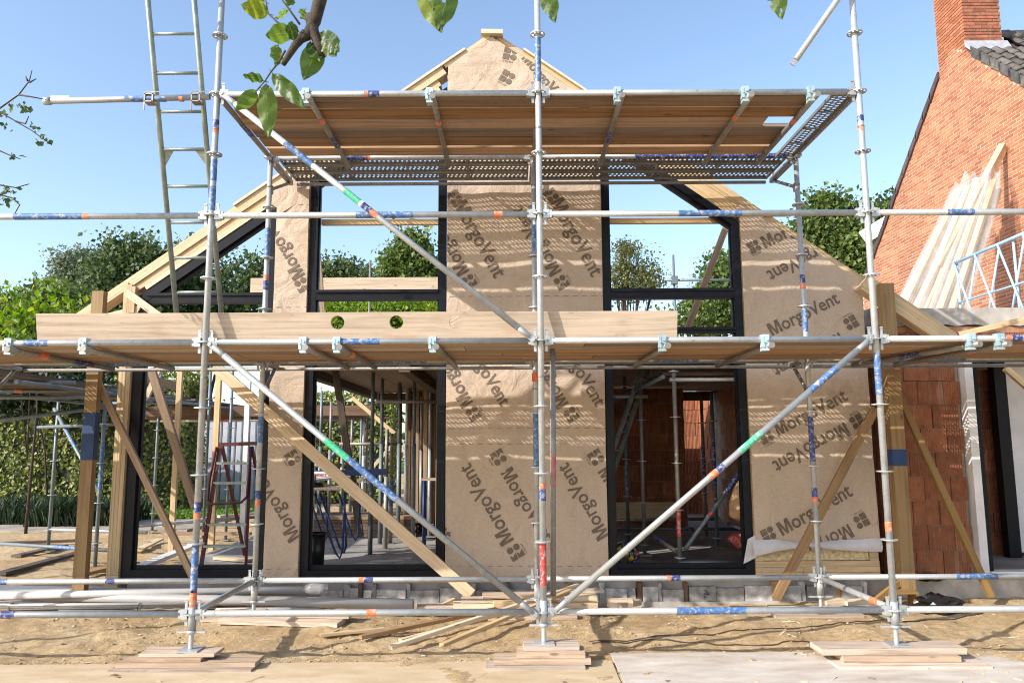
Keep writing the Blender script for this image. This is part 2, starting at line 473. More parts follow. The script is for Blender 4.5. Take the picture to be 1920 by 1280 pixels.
# ------------------------------------------------------------------ mesh builder
class MB:
    def __init__(s):
        s.v, s.f, s.uv, s.sm = [], [], [], []

    def face(s, idx, uv=None, smooth=False):
        s.f.append(idx)
        s.uv.append(uv if uv else [(0, 0)] * len(idx))
        s.sm.append(smooth)

    def beam(s, p0, p1, w, h, upv=(0, 0, 1)):
        """bar of width w (sideways) and height h (along upv) from p0 to p1"""
        p0, p1 = Vector(p0), Vector(p1)
        d = p1 - p0
        L = d.length
        d.normalize()
        u = Vector(upv)
        side = d.cross(u)
        if side.length < 1e-5:
            side = d.cross(Vector((0, 1, 0)))
        side.normalize()
        u = side.cross(d).normalized()
        o = len(s.v)
        ro = rnd.random() * 5
        for p in (p0, p1):
            for a, b in ((-1, -1), (1, -1), (1, 1), (-1, 1)):
                s.v.append(p + side * (a * w / 2) + u * (b * h / 2))
        wid = (w, h, w, h)
        acc = ro
        for k in range(4):
            k2 = (k + 1) % 4
            s.face([o + k, o + k2, o + 4 + k2, o + 4 + k],
                   [(0, acc), (0, acc + wid[k]), (L, acc + wid[k]), (L, acc)])
            acc += wid[k]
        s.face([o + 3, o + 2, o + 1, o], [(0.0, ro), (0.02, ro), (0.02, ro + .05), (0, ro + .05)])
        s.face([o + 4, o + 5, o + 6, o + 7], [(0.0, ro), (0.02, ro), (0.02, ro + .05), (0, ro + .05)])
        return s

    def box(s, x0, x1, y0, y1, z0, z1):
        dx, dy, dz = x1 - x0, y1 - y0, z1 - z0
        cx, cy, cz = (x0 + x1) / 2, (y0 + y1) / 2, (z0 + z1) / 2
        m = max(dx, dy, dz)
        if m == dx:
            return s.beam((x0, cy, cz), (x1, cy, cz), dy, dz)
        if m == dy:
            return s.beam((cx, y0, cz), (cx, y1, cz), dx, dz)
        return s.beam((cx, cy, z0), (cx, cy, z1), dx, dy, (0, 1, 0))

    def tube(s, p0, p1, r, n=12, r1=None, caps=True):
        return s.path([p0, p1], [r, r if r1 is None else r1], n, caps)

    def path(s, pts, rad, n=8, caps=True):
        pts = [Vector(p) for p in pts]
        if not hasattr(rad, '__len__'):
            rad = [rad] * len(pts)
        rings = []
        L = 0
        prev_side = None
        for i, p in enumerate(pts):
            if i == 0:
                d = pts[1] - pts[0]
            elif i == len(pts) - 1:
                d = pts[-1] - pts[-2]
            else:
                d = (pts[i + 1] - pts[i]).normalized() + (pts[i] - pts[i - 1]).normalized()
            d.normalize()
            if prev_side is None:
                ref = Vector((0, 0, 1)) if abs(d.z) < 0.9 else Vector((0, 1, 0))
                side = d.cross(ref).normalized()
            else:
                side = (prev_side - d * prev_side.dot(d)).normalized()
            prev_side = side
            u = side.cross(d)
            if i:
                L += (pts[i] - pts[i - 1]).length
            ring = []
            for k in range(n):
                a = 2 * math.pi * k / n
                ring.append(len(s.v))
                s.v.append(p + side * (math.cos(a) * rad[i]) + u * (math.sin(a) * rad[i]))
            rings.append((ring, L))
        for (a, la), (b, lb) in zip(rings, rings[1:]):
            for k in range(n):
                k2 = (k + 1) % n
                s.face([a[k], a[k2], b[k2], b[k]],
                       [(la, k / n * .2), (la, (k + 1) / n * .2), (lb, (k + 1) / n * .2), (lb, k / n * .2)], True)
        if caps:
            s.face(list(reversed(rings[0][0])))
            s.face(list(rings[-1][0]))
        return s

    def pipe(s, p0, p1, r, t, n=16):
        """open ended hollow pipe"""
        p0, p1 = Vector(p0), Vector(p1)
        a = len(s.v)
        s.path([p0, p1], r, n, False)
        b = len(s.v)
        s.path([p0, p1], r - t, n, False)
        for e in (0, n):
            for k in range(n):
                k2 = (k + 1) % n
                s.face([a + e + k, a + e + k2, b + e + k2, b + e + k])
        return s

    def prism(s, poly, axis, d0, d1):
        """polygon in the XZ plane (axis 'y') / YZ plane ('x') / XY plane ('z') between d0 and d1"""
        def P(a, b, d):
            return {'y': (a, d, b), 'x': (d, a, b), 'z': (a, b, d)}[axis]
        n = len(poly)
        o = len(s.v)
        for d in (d0, d1):
            for a, b in poly:
                s.v.append(Vector(P(a, b, d)))
        s.face(list(range(o, o + n)), [tuple(p) for p in poly])
        s.face(list(range(o + 2 * n - 1, o + n - 1, -1)), [tuple(p) for p in reversed(poly)])
        for k in range(n):
            k2 = (k + 1) % n
            l = math.hypot(poly[k2][0] - poly[k][0], poly[k2][1] - poly[k][1])
            s.face([o + k, o + n + k, o + n + k2, o + k2], [(0, 0), (0, abs(d1 - d0)), (l, abs(d1 - d0)), (l, 0)])
        return s

    def add(s, other):
        o = len(s.v)
        s.v += other.v
        for f, u, m in zip(other.f, other.uv, other.sm):
            s.f.append([i + o for i in f])
            s.uv.append(u)
            s.sm.append(m)
        return s

    def mesh(s, name, mat, origin=(0, 0, 0)):
        o = Vector(origin)
        me = bpy.data.meshes.new(name)
        me.from_pydata([tuple(Vector(p) - o) for p in s.v], [], s.f)
        uvl = me.uv_layers.new(name='UVMap')
        flat = [c for f in s.uv for p in f for c in (p[0], p[1])]
        uvl.data.foreach_set('uv', flat)
        me.polygons.foreach_set('use_smooth', s.sm)
        me.materials.append(MATS[mat])
        me.update()
        bm = bmesh.new()
        bm.from_mesh(me)
        bmesh.ops.recalc_face_normals(bm, faces=bm.faces)
        bm.to_mesh(me)
        bm.free()
        return me

    def centre(s):
        xs = [p[0] for p in s.v]
        ys = [p[1] for p in s.v]
        zs = [p[2] for p in s.v]
        return Vector(((min(xs) + max(xs)) / 2, (min(ys) + max(ys)) / 2, min(zs)))

WORLD = {}

def wloc(o):
    return WORLD[o.name] if o is not None else Vector((0, 0, 0))

def place(name, me, loc, parent=None, rot=None):
    o = bpy.data.objects.new(name, me)
    COL.objects.link(o)
    loc = Vector(loc)
    WORLD[o.name] = loc
    o.parent = parent
    o.location = loc - wloc(parent)
    if rot is not None:
        o.rotation_euler = rot
    return o

def tag(o, label, cat, group=None):
    o['label'] = label
    o['category'] = cat
    if group:
        o['group'] = group
    return o

def thing(name, label, cat, loc, group=None):
    o = bpy.data.objects.new(name, None)
    COL.objects.link(o)
    o.location = loc
    o.empty_display_size = 0.1
    WORLD[o.name] = Vector(loc)
    return tag(o, label, cat, group)

def part(name, mb, mat, parent, label=None):
    c = mb.centre()
    o = place(name, mb.mesh(name, mat, c), c, parent)
    if label:
        o['label'] = label
    return o

def solo(name, mb, mat, label, cat, group=None):
    c = mb.centre()
    return tag(place(name, mb.mesh(name, mat, c), c), label, cat, group)

def setting(name, mb, mat, kind='structure', parent=None):
    c = mb.centre()
    o = place(name, mb.mesh(name, mat, c), c, parent)
    if parent is None:
        o['kind'] = kind
    return o

def from_arrays(name, verts, faces, mat, smooth=False):
    """verts (n,3) array, faces (m,k) array"""
    me = bpy.data.meshes.new(name)
    nv, (nf, k) = len(verts), faces.shape
    me.vertices.add(nv)
    me.vertices.foreach_set('co', np.asarray(verts, dtype=np.float32).ravel())
    me.loops.add(nf * k)
    me.loops.foreach_set('vertex_index', faces.astype(np.int32).ravel())
    me.polygons.add(nf)
    me.polygons.foreach_set('loop_start', np.arange(0, nf * k, k, dtype=np.int32))
    me.polygons.foreach_set('loop_total', np.full(nf, k, dtype=np.int32))
    me.polygons.foreach_set('use_smooth', np.full(nf, smooth, dtype=bool))
    me.update(calc_edges=True)
    me.materials.append(MATS[mat])
    return me

LATT = {}

def vnoise(x, y, seed):
    if seed not in LATT:
        LATT[seed] = np.random.RandomState(seed).rand(256, 256)
    r = LATT[seed]
    xi, yi = np.floor(x).astype(int), np.floor(y).astype(int)
    fx, fy = x - xi, y - yi
    fx, fy = fx * fx * (3 - 2 * fx), fy * fy * (3 - 2 * fy)
    a, b = r[xi % 256, yi % 256], r[(xi + 1) % 256, yi % 256]
    c, d = r[xi % 256, (yi + 1) % 256], r[(xi + 1) % 256, (yi + 1) % 256]
    return (a * (1 - fx) + b * fx) * (1 - fy) + (c * (1 - fx) + d * fx) * fy - 0.5
# ================================================================== SETTING: ground
F = 2.18                     # front plane of the timber gable
K0 = 0.331
def zk(k):
    return K0 + 0.5 * k

def ground_h(x, y):
    x = np.asarray(x, float)
    y = np.asarray(y, float)
    h = 0.05 * vnoise(x * 1.1 + 9, y * 1.5 + 3, 1) + 0.035 * vnoise(x * 3.1, y * 3.3, 2) + 0.026 * vnoise(x * 7, y * 7, 3)
    h = h + 0.014 * vnoise(x * 19, y * 19, 4) + 0.006 * vnoise(x * 41, y * 41, 5)
    near = np.clip((y + 0.75) / 0.5, 0.04, 1)            # raked flat towards the track plates
    h = h * near
    h = h - 0.05 * np.exp(-((y - 1.9) / 0.35) ** 2)      # shallow trench along the wall
    # fairly level under the feet of the scaffold
    for px in (-2.57, 0.0, 2.57):
        h = h * (1 - 0.85 * np.exp(-(((x - px) / 0.6) ** 2 + ((y + 0.05) / 0.28) ** 2)))
    for px in (-2.57, 0.0, 2.57):
        h = h * (1 - 0.8 * np.exp(-(((x - px) / 0.6) ** 2 + ((y - 1.37) / 0.25) ** 2)))
    far = np.clip((12 - np.abs(x)) / 4, 0, 1) * np.clip((16 - y) / 4, 0, 1)
    return h * far - 0.012 - 0.024 * np.clip((0.9 - y) / 0.5, 0, 1)
xs = np.concatenate([np.array([-700, -200, -70, -30, -18, -14]), np.arange(-11, -5.2, 0.10), np.arange(-5.2, 5.6, 0.03),
                     np.arange(5.6, 9, 0.15), np.array([10, 12, 16, 30, 70, 200, 700])])
ys = np.concatenate([np.array([-60, -20, -9, -7, -6]), np.arange(-5.5, -1.2, 0.12), np.arange(-1.2, 2.6, 0.03),
                     np.arange(2.6, 9, 0.10), np.arange(9, 16, 0.4), np.array([18, 24, 40, 90, 250, 900])])
gx, gy = np.meshgrid(xs, ys)
gz = ground_h(gx, gy)
V = np.stack([gx.ravel(), gy.ravel(), gz.ravel()], 1)
nx, ny = len(xs), len(ys)
ii = (np.arange(ny - 1)[:, None] * nx + np.arange(nx - 1)[None, :]).ravel()
me = from_arrays('ground', V, np.stack([ii, ii + 1, ii + nx + 1, ii + nx], 1), 'sand', True)
g = place('ground', me, (0, 0, 0))
g['kind'] = 'structure'

# soil clods
def blob_mesh(name, items, mat, sub=1):
    bm = bmesh.new()
    bmesh.ops.create_icosphere(bm, subdivisions=sub, radius=1)
    bv = np.array([v.co[:] for v in bm.verts])
    bf = np.array([[v.index for v in f.verts] for f in bm.faces])
    bm.free()
    vs, fs = [], []
    for i, (x, y, z, r) in enumerate(items):
        j = bv * (1 + 0.45 * (nrs.rand(len(bv), 1) - .5)) * np.array([r, r * (0.7 + .6 * nrs.rand()), r * 0.6])
        vs.append(j + np.array([x, y, z]))
        fs.append(bf + i * len(bv))
    return from_arrays(name, np.concatenate(vs), np.concatenate(fs), mat)
items = []
for i in range(5200):
    x, y = nrs.uniform(-6, 6), nrs.uniform(-.75, 2.0)
    if vnoise(np.array([x * 1.3]), np.array([y * 1.3]), 21)[0] < -0.03:
        continue
    r = 0.003 + 0.015 * nrs.rand() ** 4
    items.append((x, y, float(ground_h(x, y)) + r * .2, r))
o = place('soil_clods', blob_mesh('soil_clods', items, 'sand'), (0, 0, 0))
o['kind'] = 'stuff'

# paved garden path behind, far left
setting('garden_path', MB().box(-16, -6.2, 8.6, 10.6, -0.03, 0.02), 'paving')
setting('lawn', MB().box(-30, -6.2, 10.6, 60, -0.03, 0.012), 'leaf_grass')

def ground_plate(p, label, mat='dusty_plate'):
    mb = MB()
    mb.prism(p, 'z', -0.045, -0.020)
    return solo('ground_plate', mb, mat, label, 'ground plate', 'plates laid over the sand in front')
a, b = gp(1145, 1223, -0.020), gp(1176, 1290, -0.020)
ground_plate([(a.x, a.y), (b.x, b.y - .3), (4.6, b.y - .3), (4.6, a.y - 0.02)], 'pale dusty plate with a straight left edge before the right half of the scaffold')
c = gp(0, 1246, -0.020)
ground_plate([(-5.5, c.y), (a.x - .02, c.y + .03), (b.x - .03, b.y - .3), (-5.5, b.y - .3)], 'sand covered dusty plate lying before the left half of the scaffold', 'sandy_plate')
# drifted sand over its rear edge
items = []
for i in range(900):
    x = nrs.uniform(-5, 0.6)
    items.append((x, c.y + nrs.normal(0, .07), -0.026, 0.003 + .012 * nrs.rand() ** 2))
o = place('loose_sand', blob_mesh('loose_sand', items, 'sand'), (0, 0, 0))
o['kind'] = 'stuff'

# ================================================================== TIMBER HOUSE
house = thing('timber_house', 'timber frame gable wrapped in tan printed membrane with dark window frames', 'house', (-0.3, F, 0.0))
RX, RZ, RS = -0.42, 6.07, 0.714
def roof(x, d=0.0):
    return RZ - RS * abs(x - RX) - d

def disp(x, z):
    x, z = np.asarray(x, float), np.asarray(z, float)
    h = (0.009 * np.sin(2.1 * x + 0.7 + 1.3 * np.sin(z * 1.1)) + 0.006 * np.sin(5.3 * x + 2.0 * z)
         + 0.006 * np.sin(3.7 * z - 1.9 * x + 1.0) + 0.004 * np.sin(9.1 * x - 2.3 * z + 2))
    for k, (a, b, c, d) in enumerate(((1.9, .9, -.7, 1.6), (2.6, -1.2, .8, 1.1), (1.2, 2.4, 2.2, -.5))):
        q = 1 - 2.6 * np.abs(vnoise(a * x + b * z + 31, c * x + d * z + 17, 40 + k))
        h = h + 0.007 * np.clip(q, 0, 1) ** 5
    h = h + 0.006 * vnoise(x * 6 + 3, z * 5 + 9, 50)
    return h

def clip_bm(bm, poly):
    """keep what lies inside a convex counter-clockwise polygon of the XZ plane"""
    n = len(poly)
    for k in range(n):
        (x0, z0), (x1, z1) = poly[k], poly[(k + 1) % n]
        no = Vector((z1 - z0, 0, -(x1 - x0)))
        bmesh.ops.bisect_plane(bm, geom=bm.verts[:] + bm.edges[:] + bm.faces[:], dist=1e-5,
                               plane_co=(x0, 0, z0), plane_no=no, clear_outer=True)

def sheet(name, poly, parent, y, mat, step=0.03):
    xs_ = [p[0] for p in poly]
    zs_ = [p[1] for p in poly]
    bm = bmesh.new()
    nx_ = int((max(xs_) - min(xs_)) / step) + 2
    nz_ = int((max(zs_) - min(zs_)) / step) + 2
    vv = [[bm.verts.new((min(xs_) + (max(xs_) - min(xs_)) * i / nx_, 0, min(zs_) + (max(zs_) - min(zs_)) * j / nz_))
           for i in range(nx_ + 1)] for j in range(nz_ + 1)]
    for j in range(nz_):
        for i in range(nx_):
            bm.faces.new((vv[j][i], vv[j][i + 1], vv[j + 1][i + 1], vv[j + 1][i]))
    clip_bm(bm, poly)
    for v in bm.verts:
        v.co.y = y - 0.036 - disp(v.co.x, v.co.z)
    for f in bm.faces:
        f.smooth = True
    me_ = bpy.data.meshes.new(name)
    bm.to_mesh(me_)
    bm.free()
    me_.materials.append(MATS[mat])
    for v in me_.vertices:
        v.co -= Vector((poly[0][0], y, poly[0][1]))
    return place(name, me_, (poly[0][0], y, poly[0][1]), parent)

def text_data(body, bold=0.012, align='CENTER'):
    cu = bpy.data.curves.new('text', 'FONT')
    cu.body = body
    cu.size = 1.0
    cu.align_x = 'LEFT'
    cu.offset = bold
    cu.resolution_u = 3
    ob = bpy.data.objects.new('text', cu)
    COL.objects.link(ob)
    dg = bpy.context.evaluated_depsgraph_get()
    m_ = bpy.data.meshes.new_from_object(ob.evaluated_get(dg))
    co = np.array([v.co[:] for v in m_.vertices])
    fs = [list(p.vertices) for p in m_.polygons]
    bpy.data.objects.remove(ob)
    bpy.data.curves.remove(cu)
    bpy.data.meshes.remove(m_)
    co = co[:, :2]
    x0, x1 = co[:, 0].min(), co[:, 0].max()
    co[:, 0] -= x0
    co /= (x1 - x0)
    co[:, 1] -= 0.0
    return co, fs
def word_data():
    co, fs = text_data('orgoVent', 0.016)
    capz_ = co[:, 1].max()
    H = capz_
    w, st = H * 1.02, H * .21
    M_ = np.array([(0, 0), (st, 0), (st, H * .70), (w / 2 - st * .45, 0), (w / 2 + st * .45, 0), (w - st, H * .70), (w - st, 0), (w, 0), (w, H),
                   (w - st * 1.45, H), (w / 2, H * .30), (st * 1.45, H), (0, H)])
    mf = [[0, 1, 2, 11, 12], [2, 3, 4, 10, 11], [10, 4, 5, 9], [5, 6, 7, 8, 9]]
    n = len(M_)
    co2 = co + np.array([w + H * .10, 0])
    out = np.concatenate([M_, co2])
    f2 = mf + [[q + n for q in f] for f in fs]
    L = out[:, 0].max()
    out = out / L
    out[:, 1] -= H / L / 2
    return out, f2
WORD = word_data()

def circle(cx, cy, r, n=20):
    return [(cx + r * math.cos(2 * math.pi * i / n), cy + r * math.sin(2 * math.pi * i / n)) for i in range(n)]
EMB_P = [[(-1.02, .06), (-1.02, 1.0), (-.06, 1.0), (-.5, .62), (-.06, .06)],
         [(-1.02, -.06), (-1.02, -1.0), (-.06, -1.0), (-.5, -.44), (-.06, -.06)],
         circle(.52, .52, .47), circle(.52, -.52, .47)]
SMALL = text_data('CTG-464', 0.008)

def print_piece(name, geo, parent, poly, y):
    bm = bmesh.new()
    for co, fs in geo:
        vs_ = [bm.verts.new((c[0], 0, c[1])) for c in co]
        for f in fs:
            try:
                bm.faces.new([vs_[i] for i in f])
            except ValueError:
                pass
    bmesh.ops.triangulate(bm, faces=bm.faces[:])
    clip_bm(bm, poly)
    if not bm.faces:
        bm.free()
        return
    for v in bm.verts:
        v.co.y = y - 0.0400 - disp(v.co.x, v.co.z)
    me_ = bpy.data.meshes.new(name)
    bm.to_mesh(me_)
    bm.free()
    me_.materials.append(MATS['print_ink'])
    o0 = me_.vertices[0].co.copy()
    for v in me_.vertices:
        v.co -= o0
    return place(name, me_, o0, parent)

def paint_prints(name, parent, poly, y, words, logos, dashes):
    for (sx, sy, ex, ey) in words:
        a_, b_ = at(sx, sy, F), at(ex, ey, F)
        d = np.array([b_.x - a_.x, b_.z - a_.z])
        L = np.hypot(*d)
        d /= L
        nrm = np.array([-d[1], d[0]])
        co = WORD[0]
        pts = np.array([a_.x, a_.z]) + np.outer(co[:, 0] * L, d) + np.outer(co[:, 1] * L * 1.12, nrm)
        print_piece('lettering', [(pts, WORD[1])], parent, poly, y)
    for (lx, ly, ang, s) in logos:
        c_ = at(lx, ly, F)
        ca, sa = math.cos(R(ang)), math.sin(R(ang))
        def T(p):
            return (c_.x + s * (p[0] * ca - p[1] * sa), c_.z + s * (p[0] * sa + p[1] * ca))
        geo = [([T(p) for p in pl], [list(range(len(pl)))]) for pl in EMB_P]
        geo.append(([T((-.95 + 1.5 * q[0], -1.42 + 1.5 * q[1])) for q in SMALL[0]], SMALL[1]))
        print_piece('emblem', geo, parent, poly, y)
    x0, x1 = min(p[0] for p in poly), max(p[0] for p in poly)
    for py in dashes:
        z = at(1000, py, F).z
        x = x0 + .03
        geo = []
        while x < x1:
            geo.append(([(x, z), (x + .055, z), (x + .055, z + .004), (x, z + .004)], [[0, 1, 2, 3]]))
            x += 0.1
        o_ = print_piece('dashed_line', geo, parent, poly, y)
        if o_:
            o_['kind'] = 'stuff'

CP = [(-.905, .20), (.745, .20), (.745, roof(.745, .05)), (RX, RZ - .05), (-.905, roof(-.905, .05))]
LP = [(-2.735, .20), (-2.385, .20), (-2.385, roof(-2.385, .30)), (-2.735, roof(-2.735, .30))]
RP = [(2.235, .46), (3.495, .46), (3.495, roof(3.495, .05)), (2.235, roof(2.235, .05))]
def panel(poly, words, logos, dashes, label=None):
    wp = part('wall_panel', MB().prism(poly, 'y', F + .003, F + .16), 'lvl', house, label)
    ins = [(x, z) for x, z in poly]
    sheet('membrane', ins, wp, F, 'membrane')
    paint_prints('lettering', wp, ins, F, words, logos, dashes)
    return wp
panel(CP, [(862, 380, 940, 518), (870, 515, 795, 393), (1043, 377, 1121, 516), (1042, 516, 966, 393),
           (875, 637, 950, 757), (877, 760, 800, 636), (1052, 636, 1127, 758), (1055, 762, 979, 638),
           (949, 880, 1030, 1008), (952, 1017, 869, 873), (1131, 1007, 1052, 872), (1130, 878, 1210, 1005), (766, 882, 843, 1006),
           (985, 108, 1062, 200)],
      [(852, 372, -58, .068), (1033, 369, -58, .068), (880, 529, 122, .068), (1052, 531, 122, .068), (888, 775, 122, .068), (1070, 777, 122, .068),
       (935, 857, -58, .07), (1117, 857, -58, .07), (966, 1033, 122, .072), (957, 104, -12, .075), (951, 148, -30, .072)],
      (557, 803, 832, 1060), 'wide membrane covered panel rising to the ridge')
panel(LP, [(563, 522, 490, 400), (556, 1010, 478, 880)], [(568, 535, 122, .068), (551, 858, -58, .068)], (385, 575, 1062), 'narrow membrane covered panel between two windows')
panel(RP, [(1428, 457, 1550, 395), (1567, 459, 1440, 522), (1440, 620, 1567, 557), (1575, 634, 1450, 700), (1450, 806, 1580, 738),
           (1584, 803, 1450, 878), (1458, 992, 1590, 915), (1593, 992, 1460, 1065)],
      [(1412, 464, 27, .064), (1592, 606, 207, .068), (1602, 790, 207, .068), (1433, 818, 27, .066), (1438, 1000, 27, .068), (1611, 975, 207, .068)], (),
      'membrane covered panel under the low end of the roof')

# window frames: anthracite bars
def frame(poly, w, bars, label=None):
    """closed frame along a polygon (XZ), plus bars"""
    mb = MB()
    n = len(poly)
    cx = sum(p[0] for p in poly) / n
    cz = sum(p[1] for p in poly) / n
    inner = []
    for k in range(n):
        p, q, r_ = Vector(poly[k - 1]), Vector(poly[k]), Vector(poly[(k + 1) % n])
        d1, d2 = (q - p).normalized(), (r_ - q).normalized()
        n1, n2 = Vector((-d1.y, d1.x)), Vector((-d2.y, d2.x))
        bis = (n1 + n2)
        bis = bis / bis.length_squared * 2 if bis.length > 1e-6 else n1
        inner.append(q + bis * w)
    for k in range(n):
        k2 = (k + 1) % n
        mb.prism([tuple(poly[k]), tuple(poly[k2]), tuple(inner[k2]), tuple(inner[k])], 'y', F - .012, F + .10)
        # recessed inner rebate
        i2 = [inner[k] + (Vector((cx, cz)) - inner[k]) * .022, inner[k2] + (Vector((cx, cz)) - inner[k2]) * .022]
        mb.prism([tuple(inner[k]), tuple(inner[k2]), tuple(i2[1]), tuple(i2[0])], 'y', F + .035, F + .085)
    o_ = part('window_frame', mb, 'anthracite', house, label)
    for (x0, x1, z0, z1) in bars:
        b_ = MB().box(x0, x1, F - .008, F + .095, z0, z1)
        b_.box(x0 + .004, x1 - .004, F - .028, F - .0085, z1 - .035, z1 - .004)
        part('transom', b_, 'anthracite', o_)
    return o_
frame([(-4.185, .21), (-2.745, .21), (-2.745, roof(-2.745, .27)), (-4.185, roof(-4.185, .27))], .095, [(-4.09, -2.84, 3.045, 3.155)], 'slope topped dark frame of the left window')
frame([(-2.372, .21), (-.918, .21), (-.918, roof(-.918, .27)), (-2.372, roof(-2.372, .27))], .075, [(-2.297, -.993, 3.07, 3.18)], 'tall dark frame left of the ridge panel')
frame([(.758, .21), (2.222, .21), (2.222, roof(2.222, .27)), (.758, roof(.758, .27))], .075, [(.833, 2.147, 3.07, 3.18), (.833, 2.147, 2.70, 2.76)], 'tall dark frame right of the ridge panel')

# roof verge boards
def slope_strip(xa, xb, d0, d1):
    return [(xa, roof(xa, d1)), (xb, roof(xb, d1)), (xb, roof(xb, d0)), (xa, roof(xa, d0))]
def rafters(sign, spans):
    for xa, xb, d0, d1, y0, y1, mat in spans:
        part('rafter_board', MB().add(strip_beam(xa, xb, d0, d1, y0, y1)), mat, house)
def strip_beam(xa, xb, d0, d1, y0, y1):
    c0 = (d0 + d1) / 2
    mb = MB()
    mb.beam((xa, (y0 + y1) / 2, roof(xa, c0)), (xb, (y0 + y1) / 2, roof(xb, c0)), y1 - y0, (d1 - d0) * math.cos(math.atan(RS)))
    return mb
rafters(-1, [(-4.85, -.95, 0.0, .115, F - .03, F + .16, 'lvl'), (-.945, RX - .03, -.01, .045, F - .03, F + .16, 'lvl'), (-4.25, -1.0, .118, .205, F - .012, F + .15, 'lvl'),
             (-4.1, -1.0, .208, .262, F - .022, F + .14, 'pale_pine'),
             (-3.2, RX - .3, -.035, -.003, F - .05, F + .10, 'pale_pine')])
rafters(1, [(RX + .05, 3.52, -.045, .085, F + .01, F + .17, 'lvl'), (RX + .35, 1.25, -.075, -.048, F - .03, F + .12, 'pale_pine'),
            (3.46, 4.33, .0, .21, F - .19, F - .05, 'lvl'), (.76, 2.24, .07, .26, F + .02, F + .15, 'lvl')])
part('ridge_block', MB().beam((RX - .12, F - .01, RZ - .015), (RX + .12, F - .01, RZ - .02), .16, .05), 'pale_pine', house)
# eaves sheathing piece with a torn lower edge
part('eaves_sheathing', MB().prism([(-4.75, roof(-4.75, .115)), (-4.12, roof(-4.12, .40)), (-4.2, roof(-4.2, .50)), (-4.3, roof(-4.3, .36)), (-4.5, roof(-4.5, .30)), (-4.8, roof(-4.8, .14))],
     'y', F - .035, F + .0), 'pale_pine', house)
# posts and plates of the frame
for i in range(3):
    part('corner_post', MB().box(-4.315 + .041 * i, -4.315 + .041 * i + .039, F - .05, F + .15, .26, 3.26 - .02 * i), 'lvl', house)
part('post_foot', MB().box(-4.32, -4.19, F - .055, F + .15, .10, .258), 'lvl', house)
part('tie_beam', MB().box(-2.3, -.99, F + .16, F + .21, 3.94, 4.0), 'pine', house)
part('tie_beam', MB().box(.83, 2.15, F + .16, F + .21, 3.94, 4.0), 'pine', house)
part('tie_beam', MB().box(2.1, 2.75, F - .03, F + .0, 3.955, 4.01), 'pale_pine', house)
# bottom of the right panel: open insulation and stacked sole plates
part('insulation', MB().box(2.32, 3.40, F + .01, F + .15, .36, .455), 'wool', house)
for z0, z1 in ((.30, .355), (.245, .297), (.19, .242)):
    xs_ = [2.24, 3.5] if z0 > .25 else [2.24, 2.31, 2.72, 3.06, 3.5]
    for xa, xb in zip(xs_, xs_[1:]):
        part('sole_plate', MB().box(xa + .001, xb - .001, F - .012, F + .16, z0, z1), 'pine', house)
for xa in (2.24, 3.41):
    part('sole_plate', MB().box(xa, xa + .085, F - .008, F + .16, .358, .458), 'pine', house)
# loose end of the membrane folded up to its white back
def fold():
    mb = MB()
    prof = [(2.20, .41, .57), (2.45, .465, .575), (2.75, .505, .535), (3.05, .475, .565), (3.3, .455, .575), (3.50, .45, .59)]
    for j in range(2):
        for x, lo, hi in prof:
            pass
    o_ = len(mb.v)
    for x, lo, hi in prof:
        zs_ = [lo, lo + (hi - lo) * .35, lo + (hi - lo) * .7, hi]
        for q, z in enumerate(zs_):
            mb.v.append(Vector((x, F - .055 - (.022, .04, .028, 0)[q] - .012 * math.sin(x * 9 + q), z)))
    for i in range(len(prof) - 1):
        for q in range(3):
            a_ = o_ + i * 4 + q
            mb.face([a_, a_ + 4, a_ + 5, a_ + 1], None, True)
    return mb
part('folded_flap', fold(), 'white_sheet', house)
def torn(pts):
    mb = MB()
    mb.v += [Vector(q) for q in pts]
    mb.face(list(range(len(pts))))
    return mb
part('membrane_edge', torn([(2.16, F - .05, .58), (2.24, F - .05, .62), (2.24, F - .05, .40), (2.10, F - .07, .34)]), 'white_sheet', house)
part('membrane_edge', torn([(-2.79, F - .05, .21), (-2.70, F - .048, .40), (-2.70, F - .05, .20)]), 'white_sheet', house)
# crumpled membrane at the top of the left panel
part('membrane_tuck', MB().prism([(-2.78, 4.10), (-2.66, 4.02), (-2.42, 4.17), (-2.42, 4.40), (-2.62, 4.42), (-2.8, 4.22)], 'y', F - .06, F - .025), 'membrane', house)

# ground floor slab, ceiling and inner walls
part('floor_slab', MB().box(-4.1, 3.6, F - .02, 9.6, .02, .2), 'slab', house)
cl_x = [-2.62 + .62 * i for i in range(11)]
for xa, xb in zip(cl_x, cl_x[1:]):
    part('ceiling_panel', MB().box(xa + .004, xb - .004, F + .22, 8.0, 2.47, 2.62), 'ceiling_board', house)
part('ceiling_beam', MB().box(-2.75, -2.63, F + .2, 8.1, 2.36, 2.6), 'dark_wood', house)
part('ceiling_beam', MB().box(-2.6, 3.4, 7.9, 8.02, 2.30, 2.46), 'dark_wood', house)
part('ceiling_beam', MB().box(-1.45, -1.33, F + .3, 8.0, 2.33, 2.46), 'dark_wood', house)

